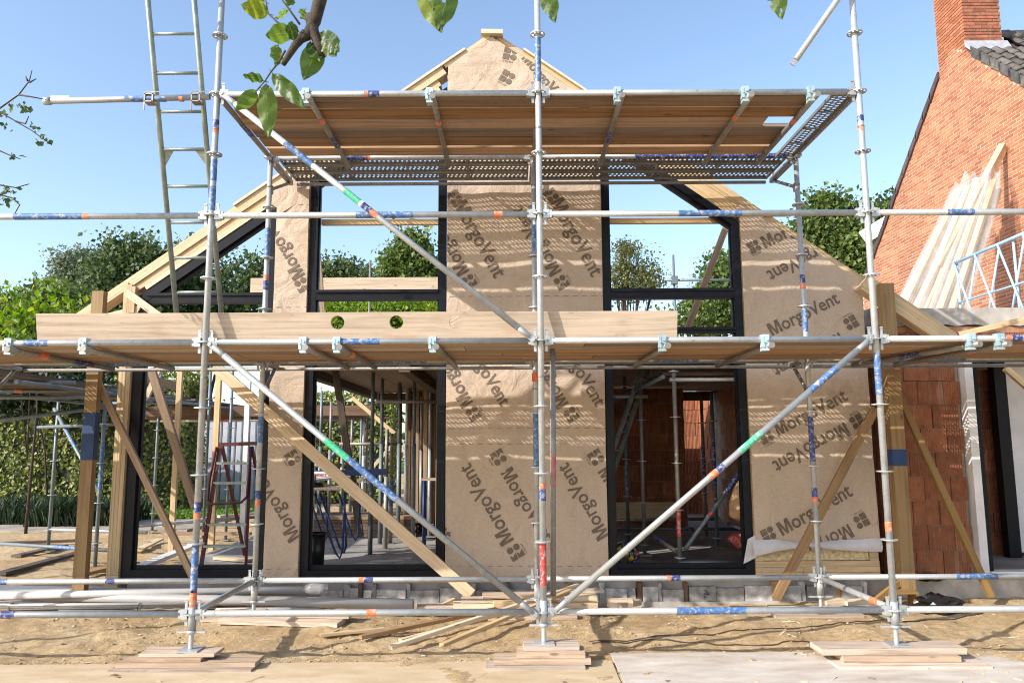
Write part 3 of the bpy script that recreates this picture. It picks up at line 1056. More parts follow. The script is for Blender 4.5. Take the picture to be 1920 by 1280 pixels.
def block_wall(parent, u0, v0, udir, nu, nv, bw, bh, bd, origin, mortar, normal, skip=None, mat='clay_block', mortar_mat='dark_mortar'):
    """courses of hollow clay blocks; udir horizontal unit vector, normal the visible side"""
    U, Nn = Vector(udir), Vector(normal)
    O = Vector(origin)
    jt = 0.008
    key = ('blk', bw, bh, bd, abs(U.x) > .5, mat)
    def mesh_of(w):
        k_ = key + (round(w, 3),)
        if k_ not in BLK:
            mb = MB()
            if abs(U.x) > .5:
                mb.beam((-w / 2, 0, 0), (w / 2, 0, 0), bd, bh)
            else:
                mb.beam((0, -w / 2, 0), (0, w / 2, 0), bd, bh)
            BLK[k_] = mb.mesh('clay_block', mat)
        return BLK[k_]
    for j in range(nv):
        off = 0 if j % 2 == 0 else bw / 2
        z = j * (bh + jt) + bh / 2
        u = -off
        while u < nu - 1e-3:
            a_, b_ = max(u, 0), min(u + bw, nu)
            if b_ - a_ > .04:
                w = b_ - a_ - jt
                p = O + U * ((a_ + b_) / 2) + Vector((0, 0, z)) - Nn * (bd / 2) + Nn * rnd.uniform(-.006, .006)
                if not skip or not skip((a_ + b_) / 2, z):
                    place('clay_block', mesh_of(w), p, parent)
            u += bw + 0.0
    # mortar core set back
    mb = MB()
    mb.beam(O - Nn * (bd / 2 + .012), O + U * nu - Nn * (bd / 2 + .012), bd - .03, 0.001)
    c0, c1 = O - Nn * .018, O + U * nu - Nn * (bd - .006)
    mb = MB().box(min(c0.x, c1.x) + (.004 if abs(U.x) > .5 else 0), max(c0.x, c1.x) - (.004 if abs(U.x) > .5 else 0),
                  min(c0.y, c1.y) + (.004 if abs(U.y) > .5 else 0), max(c0.y, c1.y) - (.004 if abs(U.y) > .5 else 0), O.z, O.z + nv * (bh + jt) - jt - .003)
    place('mortar', mb.mesh('mortar', mortar_mat, O), O, parent)
BLK = {}
wpart = part('inner_wall', MB().box(2.55, 2.56, 6.9, 6.91, .2, .21), 'dark_mortar', house, 'clay block wall facing the right window')
block_wall(wpart, 0, 0, (1, 0, 0), 1.15, 9, .25, .24, .12, (1.42, 6.6, .2), None, (0, -1, 0))
wpart = part('inner_wall', MB().box(3.5, 3.51, 6.9, 6.91, .2, .21), 'dark_mortar', house, 'clay block side wall seen through the right window')
block_wall(wpart, 0, 0, (0, 1, 0), 6.8, 11, .37, .24, .14, (3.42, F + .25, .2), None, (-1, 0, 0), skip=lambda u, z: 5.0 < u < 5.9 and z < 2.2)
wpart = part('inner_wall', MB().box(2.9, 2.91, 9.25, 9.26, .2, .21), 'dark_mortar', house, 'far clay block wall in the dark of the right window')
block_wall(wpart, 0, 0, (1, 0, 0), 2.0, 9, .37, .24, .14, (2.6, 9.1, .2), None, (0, -1, 0))
# stud partition seen through the left window
for i, (x, y) in enumerate([(-1.55, 6.1), (-1.42, 6.6), (-1.31, 6.2), (-1.18, 5.4), (-1.12, 6.9), (-1.0, 5.9), (-.97, 4.4), (-1.06, 7.5), (-1.7, 7.2), (-1.9, 6.8), (-1.25, 5.0), (-.93, 5.2), (-1.85, 7.5), (-2.0, 6.4), (-1.5, 7.3)]):
    part('stud', MB().box(x - .03, x + .03, y - .06, y + .06, .2, 2.46), 'dark_wood' if i % 2 else 'brown_batten', house)
part('partition', MB().box(-2.0, .9, 7.62, 7.72, .2, 2.46), 'dark_wood', house)  # dark sheet behind the studs, its colour stands in for deep shade
part('partition', MB().box(-.96, -.86, 2.6, 4.2, .2, 2.46), 'dark_wood', house)
part('partition', MB().box(1.02, 1.40, 6.62, 6.72, .2, 2.46), 'dark_wood', house)

# foundation strip below the front: concrete edge, blocks of insulation, short wooden pegs
part('foundation', MB().box(-4.1, 3.62, F + .015, F + .2, -.2, .17), 'concrete', house)
part('foundation_ledge', MB().box(-2.6, 3.3, F - .09, F + .012, -.2, -.02), 'concrete', house)
x = -2.5
IIN = text_data('IIN', 0.03)
i = 0
while x < 3.3:
    w = rnd.choice([.09, .16, .28, .22, .3])
    h = rnd.uniform(.115, .15)
    p = part('insulation_block', MB().beam((x + .004, F - .03 - rnd.uniform(0, .035), -.02 + h / 2), (x + w - .004, F - .03 - rnd.uniform(0, .035), -.02 + h / 2 + rnd.uniform(-.004, .004)), .07, h), 'eps', house)
    if w > .2 and i % 3 == 0:
        bm = bmesh.new()
        vv = [bm.verts.new((c[0] * .10 - .05, -.046, c[1] * .10 + h * .2)) for c in IIN[0]]
        for f in IIN[1]:
            bm.faces.new([vv[q] for q in f])
        bmesh.ops.rotate(bm, verts=bm.verts, cent=(0, 0, h / 2), matrix=Matrix.Rotation(R(-40), 3, 'Y'))
        mm = bpy.data.meshes.new('lettering')
        bm.to_mesh(mm)
        bm.free()
        mm.materials.append(MATS['ink_dark'])
        c = WORLD[p.name]
        place('lettering', mm, (c.x, F - .035, c.z), p)
    x += w
    if rnd.random() < .75:
        ww = rnd.uniform(.03, .06)
        part('peg', MB().beam((x + ww / 2, F - .045, -.03), (x + ww / 2 + rnd.uniform(-.012, .012), F - .05, .165), ww, .06, (0, 1, 0)), rnd.choice(['dark_wood', 'eps', 'brown_batten', 'eps']), house)
        x += ww + .004
    i += 1
# ================================================================== EXTENSION (clay blocks, right)
ext = thing('brick_extension', 'unfinished clay block extension with a pale concrete ring beam', 'extension', (4.6, F + .1, 0.0))
wl = part('front_wall', MB().box(3.70, 3.705, F + .1, F + .2, .2, .3), 'dark_mortar', ext)
block_wall(wl, 0, 0, (1, 0, 0), .86, 10, .275, .24, .14, (3.64, F + .06, .2), None, (0, -1, 0))
part('top_course', MB().box(3.66, 7.9, F + .075, F + .2, 2.695, 2.765), 'brick_dust', ext)
x = 3.64
while x < 7.4:
    part('clay_block', MB().box(x + .004, x + .271, F + .062, F + .2, 2.46 + .10, 2.69), 'clay_block', ext)
    x += .275
part('plinth', MB().box(3.64, 7.6, F + .03, F + .2, -.15, .19), 'concrete', ext)
def ring():
    mb = MB()
    n = 40
    o_ = len(mb.v)
    for i in range(n + 1):
        x_ = 3.62 + (8.1 - 3.62) * i / n
        low = 2.77 + .012 * math.sin(i * 2.1) + .01 * rnd.random()
        for y_, z_ in ((F + .05, low), (F + .05, 2.96), (F + .26, 2.965), (F + .26, low)):
            mb.v.append(Vector((x_, y_, z_)))
    for i in range(n):
        for q in range(4):
            a_ = o_ + 4 * i + q
            b_ = o_ + 4 * i + (q + 1) % 4
            mb.face([a_, b_, b_ + 4, a_ + 4])
    mb.face([o_ + 3, o_ + 2, o_ + 1, o_])
    e = o_ + 4 * n
    mb.face([e, e + 1, e + 2, e + 3])
    return mb
part('ring_beam', ring(), 'concrete', ext)
part('flat_roof', MB().box(3.66, 8.1, F + .262, 9.4, 2.62, 2.80), 'concrete', ext)
part('door_jamb', MB().box(4.52, 4.605, F - .02, F + .12, .18, 2.55), 'white_board', ext)
part('door_frame', MB().box(4.612, 4.66, F + .0, F + .14, .2, 2.55), 'anthracite', ext)
part('threshold', MB().box(4.612, 7.0, F - .05, F + .1, .195, .245), 'white_board', ext)
part('floor_slab', MB().box(3.7, 8.1, F + .21, 9.3, .02, .2), 'slab', ext)
part('door_frame', MB().box(5.58, 5.72, 3.35, 3.47, .2, 2.6), 'anthracite', ext)
part('door_panel', MB().box(5.725, 7.4, 3.38, 3.43, .26, 2.6), 'white_board', ext)
wl = part('inner_wall', MB().box(5.0, 5.01, 3.7, 3.71, .2, .3), 'dark_mortar', ext)
block_wall(wl, 0, 0, (1, 0, 0), 1.2, 9, .275, .24, .12, (4.9, 3.62, .2), None, (0, -1, 0))
part('side_wall', MB().box(3.66, 3.78, F + .3, 9.3, .2, 2.6), 'clay_block', ext)

# ================================================================== NEIGHBOUR HOUSE
GX = 8.3
nb = thing('brick_house', 'orange brick gable house with a square chimney and dark roof tiles', 'house', (GX + 3, 8.0, 0.0))
P1, P2 = at(1762, 147, 8.45), at(1640, 480, 11.7)
P3, P4 = at(1812, 97, 7.65), at(1920, 168, 6.1)
YR = 8.05
s_far = (P1.z - P2.z) / (P2.y - P1.y)
s_near = (P3.z - P4.z) / (P3.y - P4.y)
ZR = P3.z + s_near * (YR - 7.65)
def gz_(y):
    return ZR - (s_near * (YR - y) if y < YR else s_far * (y - YR) * 1.0)
s_far = (ZR - P2.z) / (P2.y - YR)
part('gable_wall', MB().prism([(1.5, -.2), (12.4, -.2), (12.4, gz_(12.4)), (YR, ZR), (1.5, gz_(1.5))], 'x', GX, GX + .3), 'mortar', nb)
part('rear_wall', MB().box(GX + .31, GX + 8, 12.1, 12.39, -.2, gz_(12.4) - .05), 'brick_dust', nb)
CH = (GX - .002, GX + .70, 7.62, 8.5)
CZ0 = ZR - 1.0
part_chim = part('chimney', MB().box(CH[0] + .004, CH[1], CH[2] + .006, CH[3], CZ0, ZR + 3.2), 'dark_mortar', nb)
BW, BH, JT = .208, .0505, .0145
def brick_mesh(w, d, alongx, mat):
    k_ = ('brick', round(w, 3), d, alongx, mat)
    if k_ not in BLK:
        mb = MB()
        if alongx:
            mb.beam((-w / 2, 0, 0), (w / 2, 0, 0), d, BH)
        else:
            mb.beam((0, -w / 2, 0), (0, w / 2, 0), d, BH)
        BLK[k_] = mb.mesh('brick', mat)
    return BLK[k_]
def seen(p, m=70):
    d = Vector(p) - CAM
    z = d.dot(fw)
    if z < .1:
        return False
    u_, v_ = d.dot(rt) / z * FPX, d.dot(up) / z * FPX
    return abs(u_) < 960 + m and abs(v_) < 640 + m
bricks = []
z, row = 2.9, 0
while z < ZR + .1:
    y = 2.0 + (0 if row % 2 else (BW + JT) / 2)
    while y < 12.3:
        yc, zc = y + BW / 2, z + BH / 2
        if zc < gz_(yc) + .01 and seen((GX, yc, zc)):
            bricks.append((yc, zc))
        y += BW + JT
    z += BH + JT
    row += 1
bricks.sort(key=lambda b_: b_[0])
gw = [o_ for o_ in nb.children if o_.name.startswith('gable_wall')][0]
rest = MB()
for i, (yc, zc) in enumerate(bricks):
    px_ = GX - .006 + rnd.uniform(-.002, .002)
    if i < 290:
        place('brick', brick_mesh(BW, .03, False, 'brick'), (px_ + .017, yc, zc), gw)
    else:
        rest.beam((px_ + .017, yc - BW / 2, zc), (px_ + .017, yc + BW / 2, zc), .03, BH)
def leaf_islands(name, mb, mat, parent):
    o_ = part(name, mb, mat, parent)
    o_['kind'] = 'stuff'
    return o_
# the bricks further off, one by one in colour
m, nt, b = new_mat('brick_far')
v = world_pos(nt)
gnode = nt.nodes.new('ShaderNodeNewGeometry')
c = ramp(nt, gnode.outputs['Random Per Island'], [(0, (0.29, 0.092, 0.046)), (.5, (0.41, 0.15, 0.068)), (1, (0.50, 0.205, 0.098))])
f = noise(nt, v, 11, 5, .6)
c = mix(nt, ramp(nt, f, [(.3, (.4, .4, .4)), (.6, (0, 0, 0))]), c, (.30, .11, .06))
f = noise(nt, v, .9, 5, .6)
c = mix(nt, ramp(nt, f, [(.42, (.38, .38, .38)), (.6, (0, 0, 0))]), c, (.18, .06, .035))
nt.links.new(c, b.inputs['Base Color'])
b.inputs['Roughness'].default_value = .9
bump(nt, b, noise(nt, v, 60, 4), 0.4, 0.006)
MATS['brick_far'] = m
leaf_islands('bricks', rest, 'brick_far', gw)
# chimney bricks on its two visible faces
nch = 0
z, row = CZ0 + .02, 0
restc = MB()
while z < ZR + 3.2:
    for face in (0, 1):
        L = (CH[3] - CH[2]) if face == 0 else (CH[1] - CH[0])
        u = 0 if row % 2 else -(BW + JT) / 2
        while u < L - .02:
            a_, b_ = max(u, 0), min(u + BW, L)
            if b_ - a_ > .05:
                if face == 0:
                    p = (CH[0] + .006, CH[2] + (a_ + b_) / 2, z + BH / 2)
                else:
                    p = (CH[0] + (a_ + b_) / 2, CH[2] + .008, z + BH / 2)
                if seen(p, 90) and not (face == 1 and z < ZR - s_near * .45 + .04):
                    if face == 1 and nch < 290:
                        place('brick', brick_mesh(b_ - a_, .03, True, 'shaded_brick'), Vector(p) + Vector((0, rnd.uniform(-.004, .002), 0)), part_chim)
                        nch += 1
                    elif face == 0 and z > gz_(p[1]) - .11:
                        restc.beam((p[0], CH[2] + a_, p[2]), (p[0], CH[2] + b_, p[2]), .03, BH)
            u += BW + JT
    z += BH + JT
    row += 1
leaf_islands('bricks', restc, 'brick_far', part_chim)
# roof
ang = math.atan(s_near)
def rp(y, off=0.0):
    return Vector((0, y - math.sin(ang) * off, gz_(y) + math.cos(ang) * off))
rf = part('roof', MB().prism([(1.2, gz_(1.2) - .02), (YR, ZR - .02), (12.7, gz_(12.7) - .02), (12.7, gz_(12.7) + .08), (YR, ZR + .09), (1.2, gz_(1.2) + .08)], 'x', GX + .02, GX + 9), 'verge', nb)
TW, TL = .235, .33
def tile_mesh(edge=False):
    mb = MB()
    n = 9
    xs_ = [TW * 1.08 * (i / n) for i in range(n + 1)]
    prof = [.028 * math.cos(2 * math.pi * (i / n) + .3) + (.01 if i < 2 else 0) for i in range(n + 1)]
    o_ = len(mb.v)
    for yy, lift in ((0, .0), (-TL * 1.12, .028)):
        for x_, h_ in zip(xs_, prof):
            mb.v.append(Vector((x_, yy * math.cos(ang) - math.sin(ang) * (h_ + lift), yy * math.sin(ang) + math.cos(ang) * (h_ + lift))))
    for x_, h_ in zip(xs_, prof):
        mb.v.append(Vector((x_, -TL * 1.12 * math.cos(ang) - math.sin(ang) * (h_ + .005), -TL * 1.12 * math.sin(ang) + math.cos(ang) * (h_ + .005))))
    for i in range(n):
        mb.face([o_ + i, o_ + n + 1 + i, o_ + n + 2 + i, o_ + i + 1], None, True)
        mb.face([o_ + n + 1 + i, o_ + 2 * n + 2 + i, o_ + 2 * n + 3 + i, o_ + n + 2 + i])
    if edge:
        a_ = len(mb.v)
        mb.v += [mb.v[o_].copy(), mb.v[o_ + n + 1].copy(), mb.v[o_ + n + 1] + Vector((0, 0, -.20)), mb.v[o_] + Vector((0, 0, -.20))]
        mb.face([a_, a_ + 1, a_ + 2, a_ + 3])
    return mb.mesh('roof_tile', 'tile')
tm, te = tile_mesh(), tile_mesh(True)
cx0 = GX - .035
for r_ in range(10):
    for c_ in range(11):
        y = YR - .04 - r_ * TL * math.cos(ang)
        x_ = cx0 + c_ * TW
        if y > CH[2] - .02 and x_ < CH[1]:
            continue
        p = rp(y, .11)
        place('roof_tile', te if c_ == 0 else tm, (x_, p.y + rnd.uniform(-.006, .006), p.z + rnd.uniform(-.003, .003)), rf)
for i in range(9):
    x_ = CH[1] + .02 + i * .36
    part('ridge_tile', MB().path([(x_, YR, ZR + .10), (x_ + .38, YR, ZR + .115)], [.13, .14], 12), 'tile', rf)
part('flashing', MB().prism([(CH[2] - .18, rp(CH[2] - .18, .15).z), (CH[2] - .01, rp(CH[2] - .01, .16).z), (CH[2] - .01, rp(CH[2] - .01, .16).z + .12), (CH[2] - .03, rp(CH[2] - .03, .16).z + .12)], 'x', CH[0] - .02, CH[1] + .08), 'lead', rf)
part('flashing', MB().prism([(CH[2] - .01, gz_(CH[2]) + .1), (YR + .1, ZR + .15), (YR + .1, ZR + .32), (CH[2] - .01, gz_(CH[2]) + .28)], 'x', CH[1] + .002, CH[1] + .02), 'lead', rf)
# far verge: overlapping edge tiles
y = CH[3] + .01
while y < 12.5:
    p0, p1 = gz_(y), gz_(y + .34)
    part('verge_tile', MB().prism([(y, p0 - .07), (y + .34, p1 - .10), (y + .34, p1 + .085), (y, p0 + .065)], 'x', GX - .045, GX + .10), 'verge', rf)
    y += .315
part('bargeboard', MB().beam(at(1618, 446, 12.7), at(1672, 413, 12.5), .12, .34), 'white_board', nb)
part('downpipe', MB().tube(at(1657, 450, 12.45), at(1650, 500, 12.45), .05, 10), 'verge', nb)

# wrapped battens leaning on the gable
tb = thing('timber_bundle', 'pale battens half wrapped in torn clear plastic leaning on the brick gable', 'timber bundle', (5.6, 5.6, 2.8))
bots = [(1640, 690, 5.5), (1652, 690, 5.45), (1664, 692, 5.5), (1676, 692, 5.42), (1688, 694, 5.5), (1700, 694, 5.45), (1712, 696, 5.5), (1724, 696, 5.52), (1736, 698, 5.45), (1748, 698, 5.5), (1760, 698, 5.45), (1772, 698, 5.5)]
tops = [(1782, 398, 6.6), (1792, 372, 6.5), (1800, 356, 6.62), (1808, 392, 6.45), (1816, 350, 6.55), (1824, 368, 6.6), (1832, 336, 6.55), (1840, 352, 6.6), (1848, 342, 6.5), (1856, 360, 6.62), (1864, 338, 6.5), (1872, 356, 6.6)]
for b_, t_ in zip(bots, tops):
    p0 = at(*b_)
    p0.z = 2.82
    part('batten', MB().beam(p0, at(*t_), .095, .07, (-.8, -.6, .3)), rnd.choice(['pale_pine', 'pale_pine', 'pine']), tb)
part('batten', MB().beam(at(1758, 500, 6.0), at(1880, 272, 6.75), .10, .075, (-.8, -.6, .3)), 'pine', tb)
part('batten', MB().beam(at(1768, 505, 6.05), at(1889, 270, 6.8), .06, .075, (-.8, -.6, .3)), 'pine', tb)
def wrap():
    mb = MB()
    L0, L1 = [at(1628, 690, 5.3), at(1700, 520, 5.8), at(1770, 372, 6.3)], None
    rows = [((1626, 690), (1790, 700), 5.34), ((1672, 585), (1818, 590), 5.62), ((1712, 500), (1842, 500), 5.88), ((1752, 425), (1866, 420), 6.12), ((1778, 365), (1880, 352), 6.34), ((1792, 335), (1882, 305), 6.5)]
    n = 26
    o_ = len(mb.v)
    for j, (l, r_, Y) in enumerate(rows):
        for i in range(n + 1):
            t_ = i / n
            px_ = l[0] + (r_[0] - l[0]) * t_
            py_ = l[1] + (r_[1] - l[1]) * t_
            bulge = .10 * math.sin(math.pi * t_) ** .6
            if j == len(rows) - 1:
                py_ += 14 * math.sin(i * .9) * math.sin(i * .37) + 12 * abs(t_ - .45)
            p = at(px_, py_, Y - bulge + .022 * math.sin(i * 1.1 + j * .6) + (0.28 if i in (0, n) else 0))
            mb.v.append(p)
    for j in range(len(rows) - 1):
        for i in range(n):
            a_ = o_ + j * (n + 1) + i
            mb.face([a_, a_ + 1, a_ + n + 2, a_ + n + 1], None, True)
    return mb
part('plastic_wrap', wrap(), 'film', tb)

# blue lattice guard frame on the flat roof
lx = 6.05
lt = thing('lattice_frame', 'light blue tubular lattice frame standing on the extension roof', 'lattice frame', (lx, 3.9, 2.8))
ya, yb = 4.75, 2.3
zt_a, zt_b = at(1834, 493, 4.75).z, at(1834, 493, 4.75).z + .03
part('rail', MB().tube((lx, ya, zt_a), (lx, yb, zt_b), .022, 10), 'lattice_blue', lt)
part('rail', MB().tube((lx, ya, 2.86), (lx, yb, 2.86), .022, 10), 'lattice_blue', lt)
part('rail', MB().tube((lx, ya, (zt_a + 2.9) / 2), (lx, yb, (zt_a + 2.9) / 2), .012, 8), 'lattice_blue', lt)
n = 5
for i in range(n):
    y0, y1 = ya + (yb - ya) * i / n, ya + (yb - ya) * (i + 1) / n
    part('lattice_bar', MB().tube((lx - .012, y0, zt_a), (lx - .012, y1, 2.86), .014, 8), 'lattice_blue', lt)
    part('lattice_bar', MB().tube((lx + .014, y0, 2.86), (lx + .014, y1, zt_a), .014, 8), 'lattice_blue', lt)
for y_ in (ya, (ya + yb) / 2, yb):
    part('post', MB().tube((lx + .03, y_, 2.80), (lx + .03, y_, zt_a), .016, 8), 'lattice_blue', lt)
# ================================================================== SCAFFOLD
TR = 0.02415
B = 1.372
XS = {-3: -7.71, -2: -5.14, -1: -2.57, 0: 0.0, 1: 2.57, 2: 5.14}
scf = thing('scaffold', 'galvanised ring lock scaffold with faded colour bands in front of the gable', 'scaffold', (0, .7, 0))

def rosette_mesh():
    mb = MB()
    n = 24
    t = .0045
    def ring(ra, rb):
        o_ = len(mb.v)
        for z in (-t, t):
            for r_ in (ra, rb):
                for k in range(n):
                    a = 2 * math.pi * k / n
                    mb.v.append(Vector((r_ * math.cos(a), r_ * math.sin(a), z)))
        for k in range(n):
            k2 = (k + 1) % n
            i0, i1 = o_ + k, o_ + k2
            mb.face([i0, i1, i1 + n, i0 + n])
            mb.face([i0 + 2 * n, i0 + 3 * n, i1 + 3 * n, i1 + 2 * n])
            mb.face([i0 + n, i1 + n, i1 + 3 * n, i0 + 3 * n])
            mb.face([i0, i0 + 2 * n, i1 + 2 * n, i1])
    ring(.0235, .034)
    ring(.052, .0605)
    for k in range(8):
        a = 2 * math.pi * (k + .5) / 8
        c_, s_ = math.cos(a), math.sin(a)
        mb.beam((.032 * c_, .032 * s_, 0), (.054 * c_, .054 * s_, 0), .011 if k % 2 else .016, .0088)
    return mb.mesh('rosette', 'galv')
ROS = rosette_mesh()
def wedge_mesh():
    """ledger head clamped on a rosette, with its upright wedge"""
    mb = MB()
    mb.box(.030, .075, -.024, .024, -.036, -.006)
    mb.box(.030, .075, -.024, .024, .006, .034)
    mb.box(.058, .095, -.021, .021, -.030, .030)
    mb.beam((.043, 0, -.085), (.047, 0, .085), .006, .020, (1, 0, 0))
    mb.box(.034, .058, -.008, .008, .085, .094)
    return mb.mesh('wedge_head', 'galv')
WED = wedge_mesh()
def coupler_mesh():
    mb = MB()
    mb.box(-.027, .027, -.036, .030, -.032, .036)
    mb.box(-.031, -.012, -.040, .012, -.062, .020)
    mb.box(-.024, .026, -.030, .034, -.088, -.034)
    mb.tube((0.008, -.052, -.004), (.008, -.03, -.004), .011, 6)
    mb.tube((-.02, -.05, -.02), (-.02, -.03, -.02), .007, 6)
    return mb.mesh('coupler', 'coupler')
COU = coupler_mesh()

def band(parent, p0, p1, col, r=TR):
    part('colour_band', MB().tube(p0, p1, r + .0012, 14, None, False), col, parent)

def bands_x(parent, y, z, lst, r=TR):
    for (xa, xb, col) in lst:
        band(parent, (xa, y, z), (xb, y, z), col, r)

def xpx(px, py, Y):
    return at(px, py, Y).x

def bands_v(parent, x, y, lst, r=TR):
    for (za, zb, col) in lst:
        band(parent, (x, y, za), (x, y, zb), col, r)

def standard(x, y, ztop, k_lo, k_hi, zbase=.075, parent=None, blist=(), mat='galv', off=0.0, rad=TR):
    parent = parent or scf
    mb = MB()
    mb.tube((x, y, zbase + .30), (x, y, ztop), rad, 14)
    mb.tube((x, y, zbase + .14), (x, y, zbase + .302), rad + .005, 14)          # base collar
    s = part('standard', mb, mat, parent)
    j = MB()
    zs = [zbase + .008 + i * .006 for i in range(int(.13 / .006))]
    j.path([(x, y, z) for z in zs], [.0185 if i % 2 else .0165 for i in range(len(zs))], 10)
    j.box(x - .075, x + .075, y - .075, y + .075, zbase, zbase + .008)
    j.tube((x, y, zbase + .115), (x, y, zbase + .138), .033, 8)
    j.beam((x - .105, y, zbase + .126), (x + .105, y, zbase + .126), .02, .012)
    part('base_jack', j, 'galv', s)
    for k in range(k_lo, k_hi + 1):
        place('rosette', ROS, (x, y, zk(k) + off), s)
    # spigot joints
    for zj in (zk(3) + .22, zk(7) + .2):
        if zbase + .5 < zj < ztop - .3:
            part('spigot', MB().tube((x, y, zj), (x, y, zj + .012), rad + .002, 14, None, True), 'galv_dark', s)
    bands_v(s, x, y, blist, rad)
    return s

def vz(px, py, Y):
    return at(px, py, Y).z

FZ = lambda py, x: vz(960 + (x + .23) / 6 * 1434, py, 0)
standard(XS[-1], 0, 6.6, 0, 12, .078, None, [(FZ(1105, -2.57), FZ(1150, -2.57), 'orange'), (FZ(1110, -2.57) + .0, FZ(1022, -2.57), 'blue'), (FZ(972, -2.57), FZ(961, -2.57), 'orange'), (FZ(959, -2.57), FZ(941, -2.57), 'navy'),
         (FZ(300, -2.57), FZ(340, -2.57), 'blue'), (FZ(250, -2.57), FZ(243, -2.57), 'orange'), (FZ(241, -2.57), FZ(226, -2.57), 'navy'), (FZ(395, -2.57), FZ(350, -2.57), 'blue')])
standard(XS[0], 0, 6.6, 0, 12, .112, None, [(FZ(1098, 0), FZ(1016, 0), 'red'), (FZ(915, 0), FZ(906, 0), 'orange'), (FZ(938, 0), FZ(917, 0), 'navy'), (FZ(155, 0), FZ(72, 0), 'blue')])
standard(XS[1], 0, 6.6, 0, 12, .086, None, [(FZ(740, 2.57), FZ(662, 2.57), 'blue'), (FZ(995, 2.57), FZ(977, 2.57), 'orange'), (FZ(246, 2.57), FZ(236, 2.57), 'orange'), (FZ(228, 2.57), FZ(217, 2.57), 'navy')])
standard(XS[-2], 0, 5.2, 0, 9, .0)
standard(XS[2], 0, 5.2, 0, 9, .0)
standard(XS[-3], 0, 3.5, 0, 6, .0)
standard(XS[-3], B, 2.6, 0, 4, .0, off=.002)
BZ = lambda py, x: vz(960 + (x + .23) / 7.4 * 1434, py, B)
standard(XS[-1], B, 4.40, 0, 8, .02, None, [(BZ(830, -2.57), BZ(780, -2.57), 'blue'), (BZ(935, -2.57), BZ(919, -2.57), 'navy'), (BZ(948, -2.57), BZ(937, -2.57), 'orange'), (BZ(480, -2.57), BZ(428, -2.57), 'blue'), (BZ(525, -2.57), BZ(515, -2.57), 'orange'), (BZ(544, -2.57), BZ(526, -2.57), 'navy')], off=.002)
standard(XS[0], B, 4.42, 0, 8, .02, None, [(BZ(475, 0), BZ(408, 0), 'blue'), (BZ(875, 0), BZ(776, 0), 'blue'), (BZ(716, 0), BZ(703, 0), 'orange')], off=.002)
standard(XS[1], B, 4.40, 0, 8, .035, None, [(BZ(865, 2.57), BZ(780, 2.57), 'navy'), (BZ(931, 2.57), BZ(914, 2.57), 'navy'), (BZ(941, 2.57), BZ(932, 2.57), 'orange'), (BZ(622, 2.57), BZ(580, 2.57), 'blue'), (BZ(531, 2.57), BZ(515, 2.57), 'navy'), (BZ(541, 2.57), BZ(532, 2.57), 'orange')], off=.002)
standard(XS[-2], B, 2.6, 0, 4, .0, off=.002)
standard(XS[2], B, 2.6, 0, 4, .0, off=.002)
# second post clipped beside the centre one below the lower deck
s2 = part('standard', MB().tube((.075, .07, zk(0) + .1), (.095, .10, zk(4) - .05), .022, 12), 'galv_dark', scf)
band(s2, (.0845, .0845, 1.22), (.0872, .0883, 1.47), 'red', .022)
part('label', MB().box(-.035, .03, B - .045, B - .03, BZ(716, 0), BZ(700, 0)), 'orange', scf)

def ledger(a, b, y, k, blist=(), mat='galv', heads=True, sag=0.0):
    x0, x1 = XS[a], XS[b]
    z = zk(k)
    mb = MB()
    mb.tube((x0 + .085, y, z), (x1 - .085, y, z), TR, 14)
    l = part('ledger', mb, mat, scf)
    if heads:
        place('wedge_head', WED, (x0, y, z), l)
        place('wedge_head', WED, (x1, y, z), l, (0, 0, math.pi))
    bands_x(l, y, z, blist)
    return l

def X0(px, k):      # photograph column -> X on the front plane at level k
    return at(px, {0: 1145, 4: 635, 6: 402, 8: 176}[k], 0).x
def X1(px, k):
    return at(px, {0: 1086, 4: 680, 8: 293}[k], B).x
# front ledgers
ledger(-2, -1, 0, 0, [(X0(-20, 0), X0(3, 0), 'orange'), (X0(4, 0), X0(30, 0), 'navy')])
ledger(-1, 0, 0, 0, [(X0(688, 0), X0(706, 0), 'orange')])
ledger(0, 1, 0, 0, [(X0(1268, 0), X0(1400, 0), 'blue')])
ledger(1, 2, 0, 0)
ledger(-2, -1, 0, 4, [(X0(45, 4), X0(92, 4), 'blue')])
ledger(-3, -2, 0, 4)
ledger(-3, -2, B, 4)
ledger(-1, 0, 0, 4, [(X0(640, 4), X0(712, 4), 'blue')])
ledger(0, 1, 0, 4)
ledger(1, 2, 0, 4, [(X0(1884, 4), X0(1894, 4), 'orange'), (X0(1895, 4), X0(1915, 4), 'navy')])
ledger(-2, -1, 0, 6, [(X0(28, 6), X0(155, 6), 'blue'), (X0(156, 6), X0(168, 6), 'orange')])
ledger(-1, 0, 0, 6, [(X0(668, 6), X0(775, 6), 'blue'), (X0(926, 6), X0(942, 6), 'orange')])
ledger(0, 1, 0, 6, [(X0(1272, 6), X0(1390, 6), 'blue')])
ledger(1, 2, 0, 6, [(X0(1775, 6), X0(1825, 6), 'blue')])
ledger(-1, 0, 0, 8, [(X0(683, 8), X0(690, 8), 'orange'), (X0(691, 8), X0(712, 8), 'navy')])
ledger(0, 1, 0, 8)
# loose tube carrying the ladder
zt = zk(8) - .02
lt_ = part('ledger', MB().pipe((-3.93, .0, zt - .03), (-2.63, .0, zt), TR, .0035, 14), 'galv', scf)
bands_x(lt_, 0, zt - .013, [(-3.3, -2.98, 'blue'), (-2.87, -2.84, 'orange')])
part('end_clamp', MB().tube((-3.95, 0, zt - .03), (-3.90, 0, zt - .03), TR + .007, 12).box(-3.9, -3.75, -.006, .006, zt - .005, zt + .012), 'galv', lt_)
